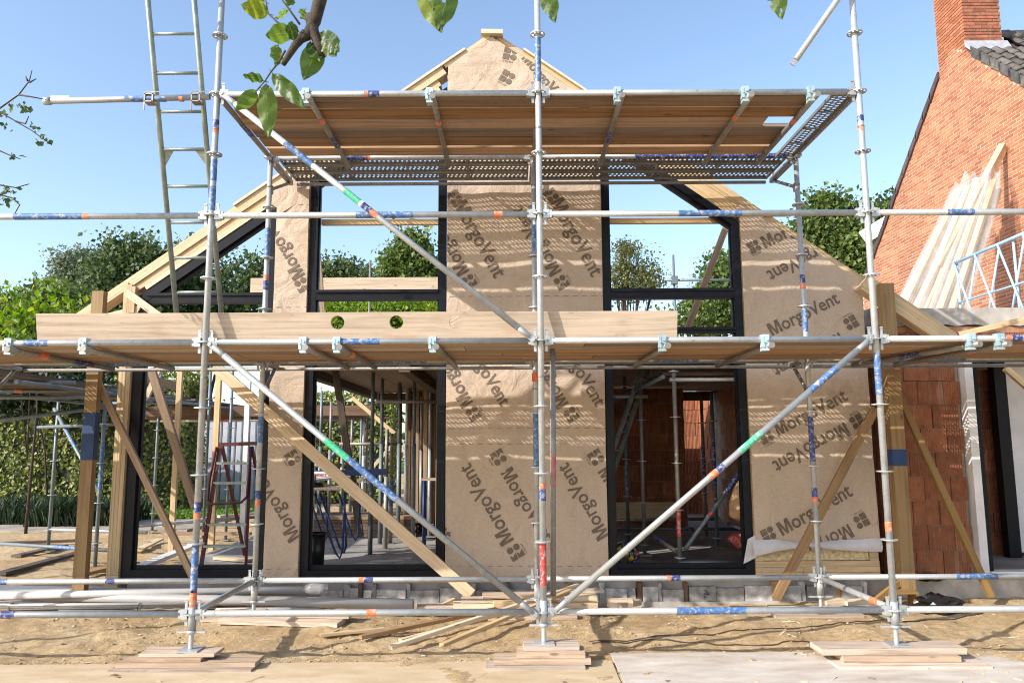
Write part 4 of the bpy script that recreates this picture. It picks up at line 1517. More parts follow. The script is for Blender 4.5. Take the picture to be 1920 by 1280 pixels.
# rear ledgers
ledger(-2, -1, B, 0, [(X1(0, 0), X1(15, 0), 'blue'), (X1(200, 0), X1(217, 0), 'navy')])
ledger(-1, 0, B, 0, [(X1(673, 0), X1(682, 0), 'orange'), (X1(683, 0), X1(700, 0), 'navy')])
ledger(0, 1, B, 0, [(X1(1250, 0), X1(1257, 0), 'orange'), (X1(1258, 0), X1(1275, 0), 'navy')])
ledger(1, 2, B, 0, [(X1(1792, 0), X1(1870, 0), 'blue')])
ledger(-2, -1, B, 4, [(X1(150, 4), X1(270, 4), 'blue')])
ledger(-1, 0, B, 4, [(X1(700, 4), X1(800, 4), 'blue')])
ledger(0, 1, B, 4, [(X1(1225, 4), X1(1310, 4), 'blue')])
ledger(1, 2, B, 4, [(X1(1735, 4), X1(1810, 4), 'blue')])
ledger(-1, 0, B, 8, [(X1(640, 8), X1(690, 8), 'navy'), (X1(686, 8), X1(694, 8), 'orange')])
ledger(0, 1, B, 8, [(X1(1190, 8), X1(1500, 8), 'navy')])
# guard tubes nearer the wall carrying the steel decks
for (xa, xb, y, z) in ((-2.5, 2.5, 2.06, zk(8) - .03), (-5.1, 5.1, 1.82, zk(4) - .03)):
    part('ledger', MB().tube((xa, y, z), (xb, y, z), .018, 10), 'galv_dark', scf)

def transom(x, k, heads=True, mat='galv_dark', blist=(), dz=0.0, y0=0.0, y1=B, dx=0.0):
    z = zk(k) + dz
    t = part('transom', MB().tube((x, y0 + .05, z), (x + dx, y1 - .05, z), TR, 12), mat, scf)
    if heads:
        place('wedge_head', WED, (x, y0, z), t, (0, 0, math.pi / 2))
        place('wedge_head', WED, (x + dx, y1, z), t, (0, 0, -math.pi / 2))
    for (ya, yb, c_) in blist:
        band(t, (x + dx * ya / B, ya, z), (x + dx * yb / B, yb, z), c_)
    return t
for xi in (-1, 0, 1):
    transom(XS[xi], 0, mat='galv', blist=((.22, .36, 'orange'),) if xi == 1 else ())
    transom(XS[xi], 4)
    transom(XS[xi], 8, blist=((.55, .8, 'navy'),) if xi == -1 else ())
transom(XS[-2], 4)
transom(XS[-3], 4)
transom(XS[2], 4)
# short tubes coupled under the decks
def cross(px, k, dx=0.0, bl=()):
    x = X0(px, k)
    t = part('cross_tube', MB().tube((x + .03, -.08, zk(k) - .052), (x + .03 + dx, B + .10, zk(k) - .052), TR, 12), 'galv_dark', scf)
    for ya, yb, c_ in bl:
        band(t, (x + .03 + dx * ya / B, ya, zk(k) - .052), (x + .03 + dx * yb / B, yb, zk(k) - .052), c_)
    place('coupler', COU, (x, 0, zk(k)), t)
for a in [(575, 8, 0, ((.33, .42, 'orange'), (.68, .95, 'navy'))), (806, 8, 0, ((.38, .46, 'orange'),)), (1157, 8, 0, ((.62, .85, 'navy'),)), (1396, 8, 0, ((.3, .38, 'orange'),)), (1519, 8, 0, ((.38, .46, 'orange'),)),
          (160, 4, 0, ()), (570, 4, .0, ()), (633, 4, .0, ((.3, .42, 'orange'),)), (812, 4, .04, ()), (1241, 4, 0, ()), (1433, 4, 0, ()), (1818, 4, -.28, ((.3, .42, 'orange'), (.5, .8, 'navy'))), (1872, 4, -.1, ((.3, .4, 'orange'),)),
          (20, 4, 0, ((.3, .42, 'orange'), (.8, 1.1, 'navy')))]:
    cross(*a)

def brace(p0, p1, bl):
    p0, p1 = Vector(p0), Vector(p1)
    d = (p1 - p0).normalized()
    mb = MB()
    mb.tube(p0 + d * .14, p1 - d * .14, TR, 14)
    for a_, s_ in ((p0, 1), (p1, -1)):
        mb.path([a_ + d * (.03 * s_), a_ + d * (.10 * s_), a_ + d * (.16 * s_)], [.018, .022, TR], 10)
        mb.beam(a_ + d * (-.012 * s_), a_ + d * (.11 * s_), .012, .040, (0, 0, 1))
        mb.tube(a_ + Vector((0, -.016, 0)), a_ + Vector((0, .02, 0)), .014, 8)
    o_ = part('diagonal_brace', mb, 'galv', scf)
    L = (p1 - p0).length
    for t0, t1, c_ in bl:
        band(o_, p0 + d * (L * t0), p0 + d * (L * t1), c_)
yb_ = -.062
brace((-2.57 + .06, yb_, zk(8) - .02), (-.06, yb_, zk(4) - .0), [(.21, .30, 'blue'), (.405, .455, 'green'), (.463, .49, 'navy'), (.49, .51, 'orange'), (.455, .463, 'white')])
brace((-2.57 + .06, yb_, zk(4) - .02), (-.06, yb_, zk(0) - .01), [(.365, .435, 'green'), (.435, .585, 'blue')])
brace((.06, yb_, zk(0) + .0), (2.57 - .06, yb_, zk(4) - .0), [(.80, .885, 'blue'), (.575, .645, 'green'), (.505, .525, 'navy'), (.48, .503, 'orange')])
pA = at(1492, 113, yb_)
pB = at(1580, -14, yb_)
pB = pA + (pB - pA) * 1.9
part('diagonal_brace', MB().tube(pA, pB, TR, 14).beam(pA - (pB - pA).normalized() * .05, pA + (pB - pA).normalized() * .04, .012, .04), 'galv', scf)
# consoles towards the wall
for xi, k, L in ((-1, 8, .70), (0, 8, .70), (1, 8, .70), (-2, 4, .44), (-1, 4, .44), (0, 4, .44), (1, 4, .44), (2, 4, .44)):
    x = XS[xi]
    z = zk(k) - .01
    mb = MB()
    mb.box(x - .024, x + .024, B + .035, B + L, z - .025, z + .025)
    mb.tube((x, B + .03, z - .30), (x, B + L - .08, z - .03), .017, 10)
    mb.box(x - .02, x + .02, B + .02, B + .06, z - .34, z - .26)
    mb.tube((x, B + L - .03, z - .02), (x, B + L - .03, z + .11), .018, 10)
    part('console', mb, 'galv_dark', scf)

# ------------------------------------------------------------------ decks
def deck_plank(x0, x1, y, w, z, label, mat='deck_board', group=None, tilt=0.0):
    mb = MB().beam((x0, y, z), (x1, y, z + tilt), w, .032)
    for xe in (x0 + .03, x1 - .03):
        pass
    return solo('scaffold_board', mb, mat, label, 'scaffold board', group)
ordn = ['front', 'second', 'third', 'fourth', 'fifth', 'rearmost']
zb = zk(8) - .005
for i in range(6):
    y = .13 + (0, .212, .412, .612, .812, 1.055)[i]
    x1 = [2.24, 2.24, 2.0, 2.26, 2.25, 2.24][i] + rnd.uniform(-.02, .02)
    deck_plank(-2.52 + rnd.uniform(-.02, .02), x1, y, (.194, .184, .196, .19, .182, .194)[i], zb + .0 + rnd.uniform(0, .012),
               '%s weathered board of the upper deck%s' % (ordn[i], ', counted from the street' if i else ' beside the ladder'), 'deck_board', 'boards of the upper deck')
for i in range(6):
    y = .13 + i * .205
    xm = -.03 + rnd.uniform(-.35, .35)
    xm = (0.35, -.6, .1, -.3, .5, -.1)[i]
    deck_plank(-9.2, xm - .004, y, .196, zk(4) - .005 + rnd.uniform(0, .004), '%s board from the street in the left half of the lower deck' % ordn[i], 'deck_board', 'boards of the lower deck')
    deck_plank(xm + .004, 5.7, y, .196, zk(4) - .005 + rnd.uniform(0, .004), '%s board from the street in the right half of the lower deck' % ordn[i], 'deck_board', 'boards of the lower deck')

def steel_deck_mesh(L, w, rows=3, pitch=.045):
    """perforated steel deck running along X, origin at its left end"""
    mb = MB()
    nx_ = int(L / pitch)
    px_ = L / nx_
    margin = .030
    rh = (w - 2 * margin) / rows
    for i in range(nx_):
        for j in range(rows):
            x0, y0 = i * px_, -w / 2 + margin + j * rh
            cx, cy = x0 + px_ / 2 + (px_ * .16 if j % 2 else -px_ * .16), y0 + rh / 2
            o_ = len(mb.v)
            ou = [(x0, y0), (x0 + px_ / 2, y0), (x0 + px_, y0), (x0 + px_, y0 + rh / 2), (x0 + px_, y0 + rh), (x0 + px_ / 2, y0 + rh), (x0, y0 + rh), (x0, y0 + rh / 2)]
            rx, ry = .0118, rh * .40
            inn = []
            for a_ in (225, 270, 315, 0, 45, 90, 135, 180):
                inn.append((cx + rx * math.cos(R(a_)), cy + ry * math.sin(R(a_))))
            for p in ou + inn:
                mb.v.append(Vector((p[0], p[1], 0)))
            for k in range(8):
                k2 = (k + 1) % 8
                mb.face([o_ + k, o_ + k2, o_ + 8 + k2, o_ + 8 + k])
    for s_ in (-1, 1):
        mb.box(0, L, min(s_ * w / 2, s_ * (w / 2 - margin)), max(s_ * w / 2, s_ * (w / 2 - margin)), -.003, .001)
        mb.box(0, L, s_ * w / 2 - .004, s_ * w / 2 + .004, -.026, .002)
    mb.box(0, .02, -w / 2, w / 2, -.022, -.001)
    mb.box(L - .02, L, -w / 2, w / 2, -.022, -.001)
    n = 4
    for i in range(1, n):
        mb.box(L * i / n - .012, L * i / n + .012, -w / 2 + margin, w / 2 - margin, -.012, -.002)
    return mb
DM = steel_deck_mesh(2.47, .205).mesh('perforated_deck', 'deck_steel')
def steel_deck(me_, loc, label, rot=None, group='perforated steel decks by the wall'):
    return tag(place('perforated_deck', me_, loc, None, rot), label, 'steel deck', group)
for i, y in enumerate((1.475, 1.70, 1.925)):
    nm = ('street side', 'middle', 'wall side')[i]
    steel_deck(DM, (-2.51, y, zk(8) + .02), '%s perforated steel strip under the upper deck, left of the centre post' % nm)
    steel_deck(DM, (.04, y, zk(8) + .02), '%s perforated steel strip under the upper deck, right of the centre post' % nm)
for j, x in enumerate((-5.08, -2.51, .04, 2.61)):
    wh = ('beyond the far left bay', 'left of the centre post', 'right of the centre post', 'beyond the right posts')[j]
    for i, y in enumerate((1.40, 1.62)):
        steel_deck(DM, (x, y, zk(4) + .02), '%s perforated steel strip of the lower deck, %s' % (('street side', 'wall side')[i], wh))
DM2 = steel_deck_mesh(1.36, .19).mesh('perforated_deck', 'deck_steel')
steel_deck(DM2, (2.46, .02, zk(8) + .0), 'short perforated steel deck lying crosswise at the right end', (0, 0, math.pi / 2), None)

# leaning toe board with three round holes
def toe_board():
    cu = bpy.data.curves.new('toe', 'CURVE')
    cu.dimensions = '2D'
    cu.fill_mode = 'BOTH'
    def spl(pts):
        s = cu.splines.new('POLY')
        s.points.add(len(pts) - 1)
        for p, q in zip(s.points, pts):
            p.co = (q[0], q[1], 0, 1)
        s.use_cyclic_u = True
    x0, x1, h = at(70, 590, .08).x, at(1269, 585, .08).x, .222
    spl([(x0, 0), (x1, 0), (x1 + .002, h - .002), (x0 - .003, h)])
    for px_ in (633, 743, 855):
        spl(circle(at(px_, 603, .08).x, .142, .053, 28)[::-1])
    cu.extrude = .02
    ob = bpy.data.objects.new('toe', cu)
    COL.objects.link(ob)
    dg = bpy.context.evaluated_depsgraph_get()
    m_ = bpy.data.meshes.new_from_object(ob.evaluated_get(dg))
    bpy.data.objects.remove(ob)
    uvl = m_.uv_layers.new(name='UVMap') if not m_.uv_layers else m_.uv_layers[0]
    for lp in m_.loops:
        c_ = m_.vertices[lp.vertex_index].co
        uvl.data[lp.index].uv = (c_.x, c_.y)
    uvl.name = 'UVMap'
    m_.materials.clear()
    m_.materials.append(MATS['grey_board'])
    m_.name = 'toe_board'
    o_ = place('toe_board', m_, (0, .125, zk(4) + .026), None, (R(90 + 11), 0, 0))
    tag(o_, 'long weathered plank with three round holes leaning along the lower deck', 'plank')
toe_board()

# ladder clamped to the upper tube
ld = thing('ladder', 'tall galvanised ladder leaning on the left end of the upper tube', 'ladder', (-2.95, .8, zk(4) + .02))
zl0, zl1 = zk(4) + .02, 6.4
def lad(px0, py0, px1, py1):
    p0, p1 = at(px0, py0, .75), at(px1, py1, -.16)
    d = (p1 - p0) / (p1.z - p0.z)
    return p0 + d * (zl0 - p0.z), p0 + d * (zl1 - p0.z), d
la, lb, dl = lad(331, 590, 277, 0)
ra, rb, dr = lad(415, 590, 364, 0)
part('rail', MB().tube(la, lb, .0215, 12), 'ladder_alu', ld)
part('rail', MB().tube(ra, rb, .0215, 12), 'ladder_alu', ld)
zr = vz(320, 549, .7)
i = 0
step = .279
zr -= step
while zr < zl1:
    p0, p1 = la + dl * (zr - zl0), ra + dr * (zr - zl0)
    if zr > zl0 + .05:
        part('rung', MB().tube(p0, p1, .0135, 10), 'ladder_alu', ld)
        if i % 6 == 5:
            dx_ = (p1 - p0).normalized()
            for s_, pp, dd in ((1, p0, dl), (-1, p1, dr)):
                q = pp + dd * -.12
                mb = MB()
                mb.v += [pp + dx_ * (.02 * s_), pp + dx_ * (.105 * s_) , q + dx_ * (.02 * s_)]
                mb.v += [v_ + Vector((0, .006, 0)) for v_ in mb.v[:3]]
                mb.face([0, 1, 2]); mb.face([5, 4, 3]); mb.face([0, 3, 4, 1]); mb.face([1, 4, 5, 2]); mb.face([2, 5, 3, 0])
                part('gusset', mb, 'ladder_alu', ld)
    zr += step
    i += 1
for pp, dd in ((la, dl), (ra, dr)):
    c_ = pp + dd * (zt - zl0)
    mb = MB().box(c_.x - .035, c_.x + .035, -.03, .05, zt + .012, zt + .022).box(c_.x - .035, c_.x + .035, -.03, .05, zt - .05, zt - .04)
    mb.box(c_.x + .025, c_.x + .037, -.03, -.024, zt - .05, zt + .03).box(c_.x - .03, c_.x + .09, -.03, -.024, zt + .03, zt + .035).box(c_.x - .037, c_.x - .027, -.03, -.022, zt - .12, zt + .03)
    part('ladder_clamp', mb, 'galv_dark', ld)
# ================================================================== SIDE AND REAR SCAFFOLDS
sd = thing('side_scaffold', 'shaded tube scaffold with a board deck along the left side of the house', 'scaffold', (-6.2, 5.5, 0))
def sstd(parent, x, y, zt_, zb_=0.02, ks=(0, 1, 2, 3, 4), mat='dark_tube', bl=(), off=0.0):
    s = part('standard', MB().tube((x, y, zb_), (x, y, zt_), TR, 10), mat, parent)
    for k in ks:
        if zb_ < zk(k) + off < zt_:
            place('rosette', ROS, (x, y, zk(k) + off), s)
    part('base_plate', MB().box(x - .07, x + .07, y - .07, y + .07, zb_ - .018, zb_ - .001), 'galv_dark', s)
    for za, zb2, c_ in bl:
        band(s, (x, y, za), (x, y, zb2), c_)
    return s
SX = [(-7.05, 5.75, 2.6, ()), (-7.6, 3.3, 3.3, ()), (-5.5, 4.15, 2.35, ((1.0, 1.6, 'blue'),)), (-5.22, 4.55, 3.2, ((1.3, 2.1, 'blue'),)), (-5.35, 7.2, 3.2, ()), (-5.3, 9.9, 3.2, ((.9, 1.6, 'blue'),)), (-6.75, 8.4, 3.3, ()), (-6.7, 3.2, 3.45, ()), (-4.9, 7.0, 2.9, ((1.0, 1.7, 'blue'),)), (-4.75, 10.2, 2.9, ())]
for x, y, zt_, bl in SX:
    sstd(sd, x, y, zt_, .03, bl=bl)
def stube(parent, p0, p1, mat='dark_tube', bl=(), name='ledger', r=TR):
    t = part(name, MB().tube(p0, p1, r, 10), mat, parent)
    p0, p1 = Vector(p0), Vector(p1)
    for a_, b_, c_ in bl:
        band(t, p0.lerp(p1, a_), p0.lerp(p1, b_), c_, r)
    return t
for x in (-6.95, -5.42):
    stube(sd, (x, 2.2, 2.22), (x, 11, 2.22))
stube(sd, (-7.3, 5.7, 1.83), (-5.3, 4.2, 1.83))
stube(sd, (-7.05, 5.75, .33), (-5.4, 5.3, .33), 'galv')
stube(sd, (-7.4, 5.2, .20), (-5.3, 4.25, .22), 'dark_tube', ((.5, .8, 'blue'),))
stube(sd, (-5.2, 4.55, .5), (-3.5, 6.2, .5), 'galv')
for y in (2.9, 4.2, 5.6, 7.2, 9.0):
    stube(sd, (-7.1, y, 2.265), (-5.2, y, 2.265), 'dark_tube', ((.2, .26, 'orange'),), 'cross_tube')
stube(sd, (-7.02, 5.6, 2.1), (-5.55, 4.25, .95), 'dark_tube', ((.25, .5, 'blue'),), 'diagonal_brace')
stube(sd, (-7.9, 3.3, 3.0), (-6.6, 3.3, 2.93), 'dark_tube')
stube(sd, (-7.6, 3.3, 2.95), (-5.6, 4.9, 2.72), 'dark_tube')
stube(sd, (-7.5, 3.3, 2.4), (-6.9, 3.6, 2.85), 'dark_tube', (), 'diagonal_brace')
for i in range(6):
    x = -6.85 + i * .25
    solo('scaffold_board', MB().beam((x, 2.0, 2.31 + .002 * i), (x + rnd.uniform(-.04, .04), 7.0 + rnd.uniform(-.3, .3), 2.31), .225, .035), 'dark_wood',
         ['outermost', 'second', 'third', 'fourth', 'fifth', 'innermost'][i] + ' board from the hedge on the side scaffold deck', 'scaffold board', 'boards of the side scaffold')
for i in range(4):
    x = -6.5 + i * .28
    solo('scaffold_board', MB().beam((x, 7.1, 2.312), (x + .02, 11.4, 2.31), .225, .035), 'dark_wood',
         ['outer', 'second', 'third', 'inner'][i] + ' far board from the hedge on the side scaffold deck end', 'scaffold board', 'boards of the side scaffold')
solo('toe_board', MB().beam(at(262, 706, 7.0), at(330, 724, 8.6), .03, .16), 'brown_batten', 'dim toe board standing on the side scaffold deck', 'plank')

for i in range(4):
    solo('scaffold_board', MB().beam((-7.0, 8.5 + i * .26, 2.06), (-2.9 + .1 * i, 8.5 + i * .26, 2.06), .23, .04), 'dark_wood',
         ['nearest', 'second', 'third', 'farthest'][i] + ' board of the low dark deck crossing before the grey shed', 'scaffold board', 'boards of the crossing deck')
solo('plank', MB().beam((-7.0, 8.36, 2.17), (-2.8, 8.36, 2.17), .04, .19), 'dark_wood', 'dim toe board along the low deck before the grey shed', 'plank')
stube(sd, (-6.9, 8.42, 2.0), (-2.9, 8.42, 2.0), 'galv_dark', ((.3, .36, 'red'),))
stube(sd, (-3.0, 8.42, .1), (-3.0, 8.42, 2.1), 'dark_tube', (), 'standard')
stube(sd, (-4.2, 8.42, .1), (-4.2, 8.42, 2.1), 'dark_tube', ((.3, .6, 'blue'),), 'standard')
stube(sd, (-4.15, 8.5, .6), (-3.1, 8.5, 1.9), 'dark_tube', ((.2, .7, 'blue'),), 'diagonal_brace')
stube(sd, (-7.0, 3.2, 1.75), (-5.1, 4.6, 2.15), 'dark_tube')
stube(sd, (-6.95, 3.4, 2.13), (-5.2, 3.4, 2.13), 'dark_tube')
rs_ = thing('rear_scaffold', 'tube scaffold rising behind the house beyond the left upper window', 'scaffold', (-2.2, 9.2, 0))
for px_, pt, Y in ((693, 488, 9.3), (500, 530, 9.3)):
    x = at(px_, 560, Y).x
    sstd(rs_, x, Y, at(px_, pt, Y).z, .1, mat='galv_dark')
rl = at(470, 535, 9.25)
rr_ = at(830, 533, 9.25)
stube(rs_, (rl.x, 9.3, rl.z - .25), (rr_.x, 9.3, rr_.z - .25), 'galv_dark')
solo('plank', MB().beam((rl.x, 9.25, rl.z), (rr_.x, 9.25, rr_.z), .035, .29), 'grey_board', 'grey toe board across the rear scaffold seen through the upper left window', 'plank')
rs2 = thing('rear_scaffold', 'rusty tube scaffold post with a cross rail beyond the right upper window', 'scaffold', (at(1265, 560, 9.3).x, 9.3, .1))
x = at(1265, 560, 9.3).x
sstd(rs2, x, 9.3, at(1265, 478, 9.3).z, .1, mat='dark_tube')
zq = at(1300, 526, 9.3).z
stube(rs2, (x - .15, 9.25, zq), (x + 1.6, 9.25, zq + .0), 'dark_tube', ((.42, .47, 'orange'),))
part('clamp', MB().box(x - .06, x + .06, 9.2, 9.34, zq - .08, zq + .08), 'dark_tube', rs2)

# inside the house
ins = thing('inner_scaffold', 'small tube scaffold standing inside the right window opening', 'scaffold', (1.6, 2.75, .2))
X_ = at(1275, 1050, 2.62).x
s = sstd(ins, X_, 2.62, 2.35, .22, mat='galv_dark', ks=(0, 1, 2, 3, 4), bl=((.55, .85, 'red'),), off=.0)
s2x = at(1205, 800, 3.6).x
sstd(ins, s2x, 3.7, 2.4, .22, mat='galv_dark')
sstd(ins, at(1175, 800, 4.7).x, 4.8, 2.5, .22, mat='dark_tube', bl=((.8, 1.3, 'blue'),))
sstd(ins, at(1340, 800, 4.2).x, 4.3, 2.2, .22, mat='dark_tube', bl=((1.0, 1.6, 'navy'),))
sstd(ins, at(1320, 800, 5.3).x, 5.4, 2.2, .22, mat='galv_dark', bl=((.8, 1.5, 'navy'),))
stube(ins, (X_ + .06, 2.62, .42), at(1388, 885, 2.9), 'dark_tube', ((.7, 1, 'navy'), (.42, .46, 'red')), 'diagonal_brace')
stube(ins, (X_ - .04, 2.62, .40), at(1212, 995, 3.2), 'galv_dark', ((.45, .6, 'navy'),), 'diagonal_brace')
stube(ins, (X_, 2.62, .28), (X_ + .72, 2.62, .28), 'dark_tube')
stube(ins, (.9, 3.7, 2.12), (X_ - .1, 3.7, 2.12), 'galv', ((.2, .3, 'blue'),))
stube(ins, (X_ - .1, 2.7, 2.28), (1.05, 4.8, 2.05), 'dark_tube', ((.3, .5, 'navy'),))
stube(ins, (X_ - .05, 2.62, 2.24), (3.3, 2.62, 2.24), 'galv', ((.75, 1, 'navy'),))
stube(ins, at(1150, 990, 5.0), at(1395, 992, 5.0), 'dark_tube', ((.55, .62, 'navy'), (.62, .65, 'orange')))
stube(ins, at(1150, 975, 5.6), at(1350, 972, 5.6), 'galv_dark')
stube(ins, at(1345, 973, 5.0), at(1400, 995, 4.4), 'galv', ((.4, .6, 'navy'),), 'diagonal_brace')
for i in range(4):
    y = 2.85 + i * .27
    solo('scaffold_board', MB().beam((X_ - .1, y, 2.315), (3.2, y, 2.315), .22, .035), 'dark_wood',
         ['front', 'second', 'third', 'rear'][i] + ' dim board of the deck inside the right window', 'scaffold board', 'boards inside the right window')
lad2 = thing('small_ladder', 'narrow aluminium ladder leaning inside the right window seen edge on', 'ladder', at(1150, 900, 3.2))
for (a_, b_) in (((1128, 905, 3.1), (1216, 655, 3.75)), ((1143, 905, 3.4), (1228, 655, 4.05))):
    part('rail', MB().beam(at(*a_), at(*b_), .03, .05), 'ladder_alu', lad2)
for i in range(7):
    t_ = .1 + i * .13
    p0 = at(1128, 905, 3.1).lerp(at(1216, 655, 3.75), t_)
    p1 = at(1143, 905, 3.4).lerp(at(1228, 655, 4.05), t_)
    part('rung', MB().tube(p0, p1, .013, 8), 'ladder_alu', lad2)
# yellow sheet against the clay wall
c_ = at(1150, 965, 6.3)
solo('plywood_sheet', MB().box(at(1150, 965, 6.35).x, at(1274, 965, 6.35).x, 6.33, 6.36, at(1200, 974, 6.35).z, at(1200, 941, 6.35).z), 'pine', 'yellow plywood strip standing at the foot of the clay block wall', 'plywood sheet')
# heap of cable and tools
heap = thing('cable_heap', 'coiled grey cable with yellow and red plugs heaped on the floor', 'cable', at(1165, 1018, 3.0))
hp = at(1163, 1005, 3.0)
for i in range(7):
    pts = []
    rr = .10 + .012 * (i % 4)
    for q in range(25):
        a_ = 2 * math.pi * q / 24
        pts.append((hp.x + rr * math.cos(a_) + .01 * i, hp.y - .02 * i + .05 * math.sin(a_), .30 + rr * math.sin(a_) + .006 * i))
    part('cable_loop', MB().path(pts, .008, 6), 'pvc_light' if i % 2 else 'black_plastic', heap)
for dx_, dz_, m_ in ((-.06, .16, 'yellow'), (.03, .17, 'yellow'), (.13, .11, 'red'), (.07, .06, 'yellow'), (.0, .21, 'navy'), (.12, .02, 'navy')):
    part('plug', MB().tube((hp.x + dx_, hp.y - .14, .22 + dz_), (hp.x + dx_ + .05, hp.y - .15, .245 + dz_), .026, 10), m_, heap)
c_ = at(1383, 1010, 3.0)
solo('red_bag', MB().prism([(c_.x - .11, c_.z), (c_.x - .02, c_.z - .09), (c_.x + .12, c_.z - .07), (c_.x + .12, c_.z + .07), (c_.x, c_.z + .06)], 'y', 2.95, 3.12), 'red', 'crumpled red bag beside the right window jamb', 'bag')
def sack():
    mb = MB()
    c = at(1388, 950, 2.75)
    pts = [(c.x, 2.75, c.z + .28), (c.x - .01, 2.75, c.z + .18), (c.x - .02, 2.75, c.z + .05), (c.x - .02, 2.75, c.z - .08), (c.x, 2.75, c.z - .15)]
    mb.path(pts, [.012, .06, .10, .11, .03], 14)
    return mb
solo('hanging_sack', sack(), 'bag', 'light brown sack hanging in the right window opening', 'sack')

# saw table and trestles behind the left window
sw = thing('saw_table', 'work table on blue bent tube legs with a long blue rail', 'work table', (-2.05, 2.95, .2))
ty = 2.95
tl, tr_ = at(578, 912, ty), at(640, 912, ty)
part('table_top', MB().box(tl.x - .15, tr_.x + .05, ty - .2, ty + .5, tl.z - .03, tl.z), 'grey_board', sw)
part('machine_base', MB().path([(tl.x + .05, ty - .05, tl.z + .002), (tl.x + .05, ty - .05, tl.z + .05)], [.14, .11], 16), 'black_plastic', sw)
part('machine_post', MB().tube((tl.x + .07, ty - .05, tl.z + .05), (tl.x + .07, ty - .05, tl.z + .14), .03, 10), 'galv', sw)
part('side_plate', MB().beam(at(578, 900, ty + .1), at(650, 893, ty + .35), .25, .025), 'white_board', sw)
def hairpin(a_, b_, c_, Y, col='blue'):
    pa, pb, pc = at(*a_, Y), at(*b_, Y), at(*c_, Y)
    pts = [pa, pa.lerp(pb, .5), pb + Vector((-.02, 0, .06)), pb + Vector((.03, 0, 0)), pb.lerp(pc, .12) + Vector((.05, 0, -.0)), pb.lerp(pc, .5) + Vector((.02, 0, 0)), pc]
    return MB().path(pts, .013, 8)
part('leg', hairpin((590, 925), (632, 1046), (648, 922), ty - .12), 'blue_legs', sw)
part('leg', hairpin((600, 925), (640, 1036), (646, 922), ty - .02), 'blue_legs', sw)
part('leg', hairpin((636, 925), (662, 1012), (676, 930), ty + .35), 'blue_legs', sw)
part('leg', hairpin((578, 925), (606, 1010), (612, 930), ty + .4), 'blue_legs', sw)
ra_, rb_ = at(580, 888, ty + .75), at(724, 884, ty + .75)
part('rail', MB().beam(ra_, rb_, .05, .075), 'blue_legs', sw)
lab = part('rail_plate', MB().beam(at(582, 889, ty + .72), at(616, 889, ty + .72), .006, .07), 'white_board', sw)
EE = text_data('eeters', 0.02)
bm = bmesh.new()
pl = at(588, 892, ty + .715)
vv = [bm.verts.new((c[0] * .15, 0, c[1] * .15)) for c in EE[0]]
for f in EE[1]:
    bm.faces.new([vv[q] for q in f])
mm = bpy.data.meshes.new('lettering')
bm.to_mesh(mm)
bm.free()
mm.materials.append(MATS['red'])
place('lettering', mm, (pl.x, pl.y - .003, pl.z), lab)
def bucket(px0, px1, pt, pb, Y, label, mat='black_plastic'):
    a_, b_ = at(px0, pb, Y), at(px1, pb, Y)
    zt_ = at(px0, pt, Y).z
    r_ = (b_.x - a_.x) / 2
    cx = (a_.x + b_.x) / 2
    mb = MB()
    mb.path([(cx, Y, .205), (cx, Y, zt_)], [r_ * .82, r_], 18)
    mb.path([(cx, Y, zt_ - .02), (cx, Y, zt_)], [r_ + .012, r_ + .012], 18)
    return solo('bucket', mb, mat, label, 'bucket')
bucket(578, 610, 998, 1030, 2.75, 'black bucket on the slab behind the left window jamb')
bs = thing('trestle', 'small blue trestle with a wooden top deep inside the left window', 'trestle', at(808, 968, 4.6))
q0, q1 = at(796, 896, 4.6), at(822, 896, 4.6)
part('top', MB().box(q0.x - .03, q1.x + .03, 4.5, 4.75, q0.z - .03, q0.z), 'grey_board', bs)
for x in (q0.x, q1.x):
    for y in (4.52, 4.72):
        part('leg', MB().tube((x, y, .2), (x, y, q0.z - .03), .016, 8), 'blue_legs', bs)
part('stretcher', MB().tube((q0.x, 4.52, .32), (q1.x, 4.52, .32), .012, 8), 'blue_legs', bs)

# steel props and posts inside, one by one
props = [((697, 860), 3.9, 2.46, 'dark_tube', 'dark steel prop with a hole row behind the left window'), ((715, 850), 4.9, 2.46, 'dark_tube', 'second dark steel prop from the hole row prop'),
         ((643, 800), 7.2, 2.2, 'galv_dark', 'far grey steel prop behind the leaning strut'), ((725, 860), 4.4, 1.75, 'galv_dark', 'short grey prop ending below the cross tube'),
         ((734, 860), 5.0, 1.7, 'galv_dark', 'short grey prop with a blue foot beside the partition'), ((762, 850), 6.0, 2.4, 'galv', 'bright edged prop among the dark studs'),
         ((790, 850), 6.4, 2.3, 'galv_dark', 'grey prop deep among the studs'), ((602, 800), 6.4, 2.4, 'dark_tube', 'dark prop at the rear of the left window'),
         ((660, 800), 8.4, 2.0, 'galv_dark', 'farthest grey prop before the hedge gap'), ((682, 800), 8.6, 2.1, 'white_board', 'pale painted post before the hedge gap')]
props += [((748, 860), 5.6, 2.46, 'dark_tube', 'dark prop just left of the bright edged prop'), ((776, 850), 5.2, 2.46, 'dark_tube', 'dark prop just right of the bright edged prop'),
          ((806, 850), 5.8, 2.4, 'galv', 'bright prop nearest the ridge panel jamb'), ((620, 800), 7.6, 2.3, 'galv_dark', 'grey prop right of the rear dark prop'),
          ((590, 800), 5.2, 2.4, 'white_board', 'white painted post behind the left window jamb')]
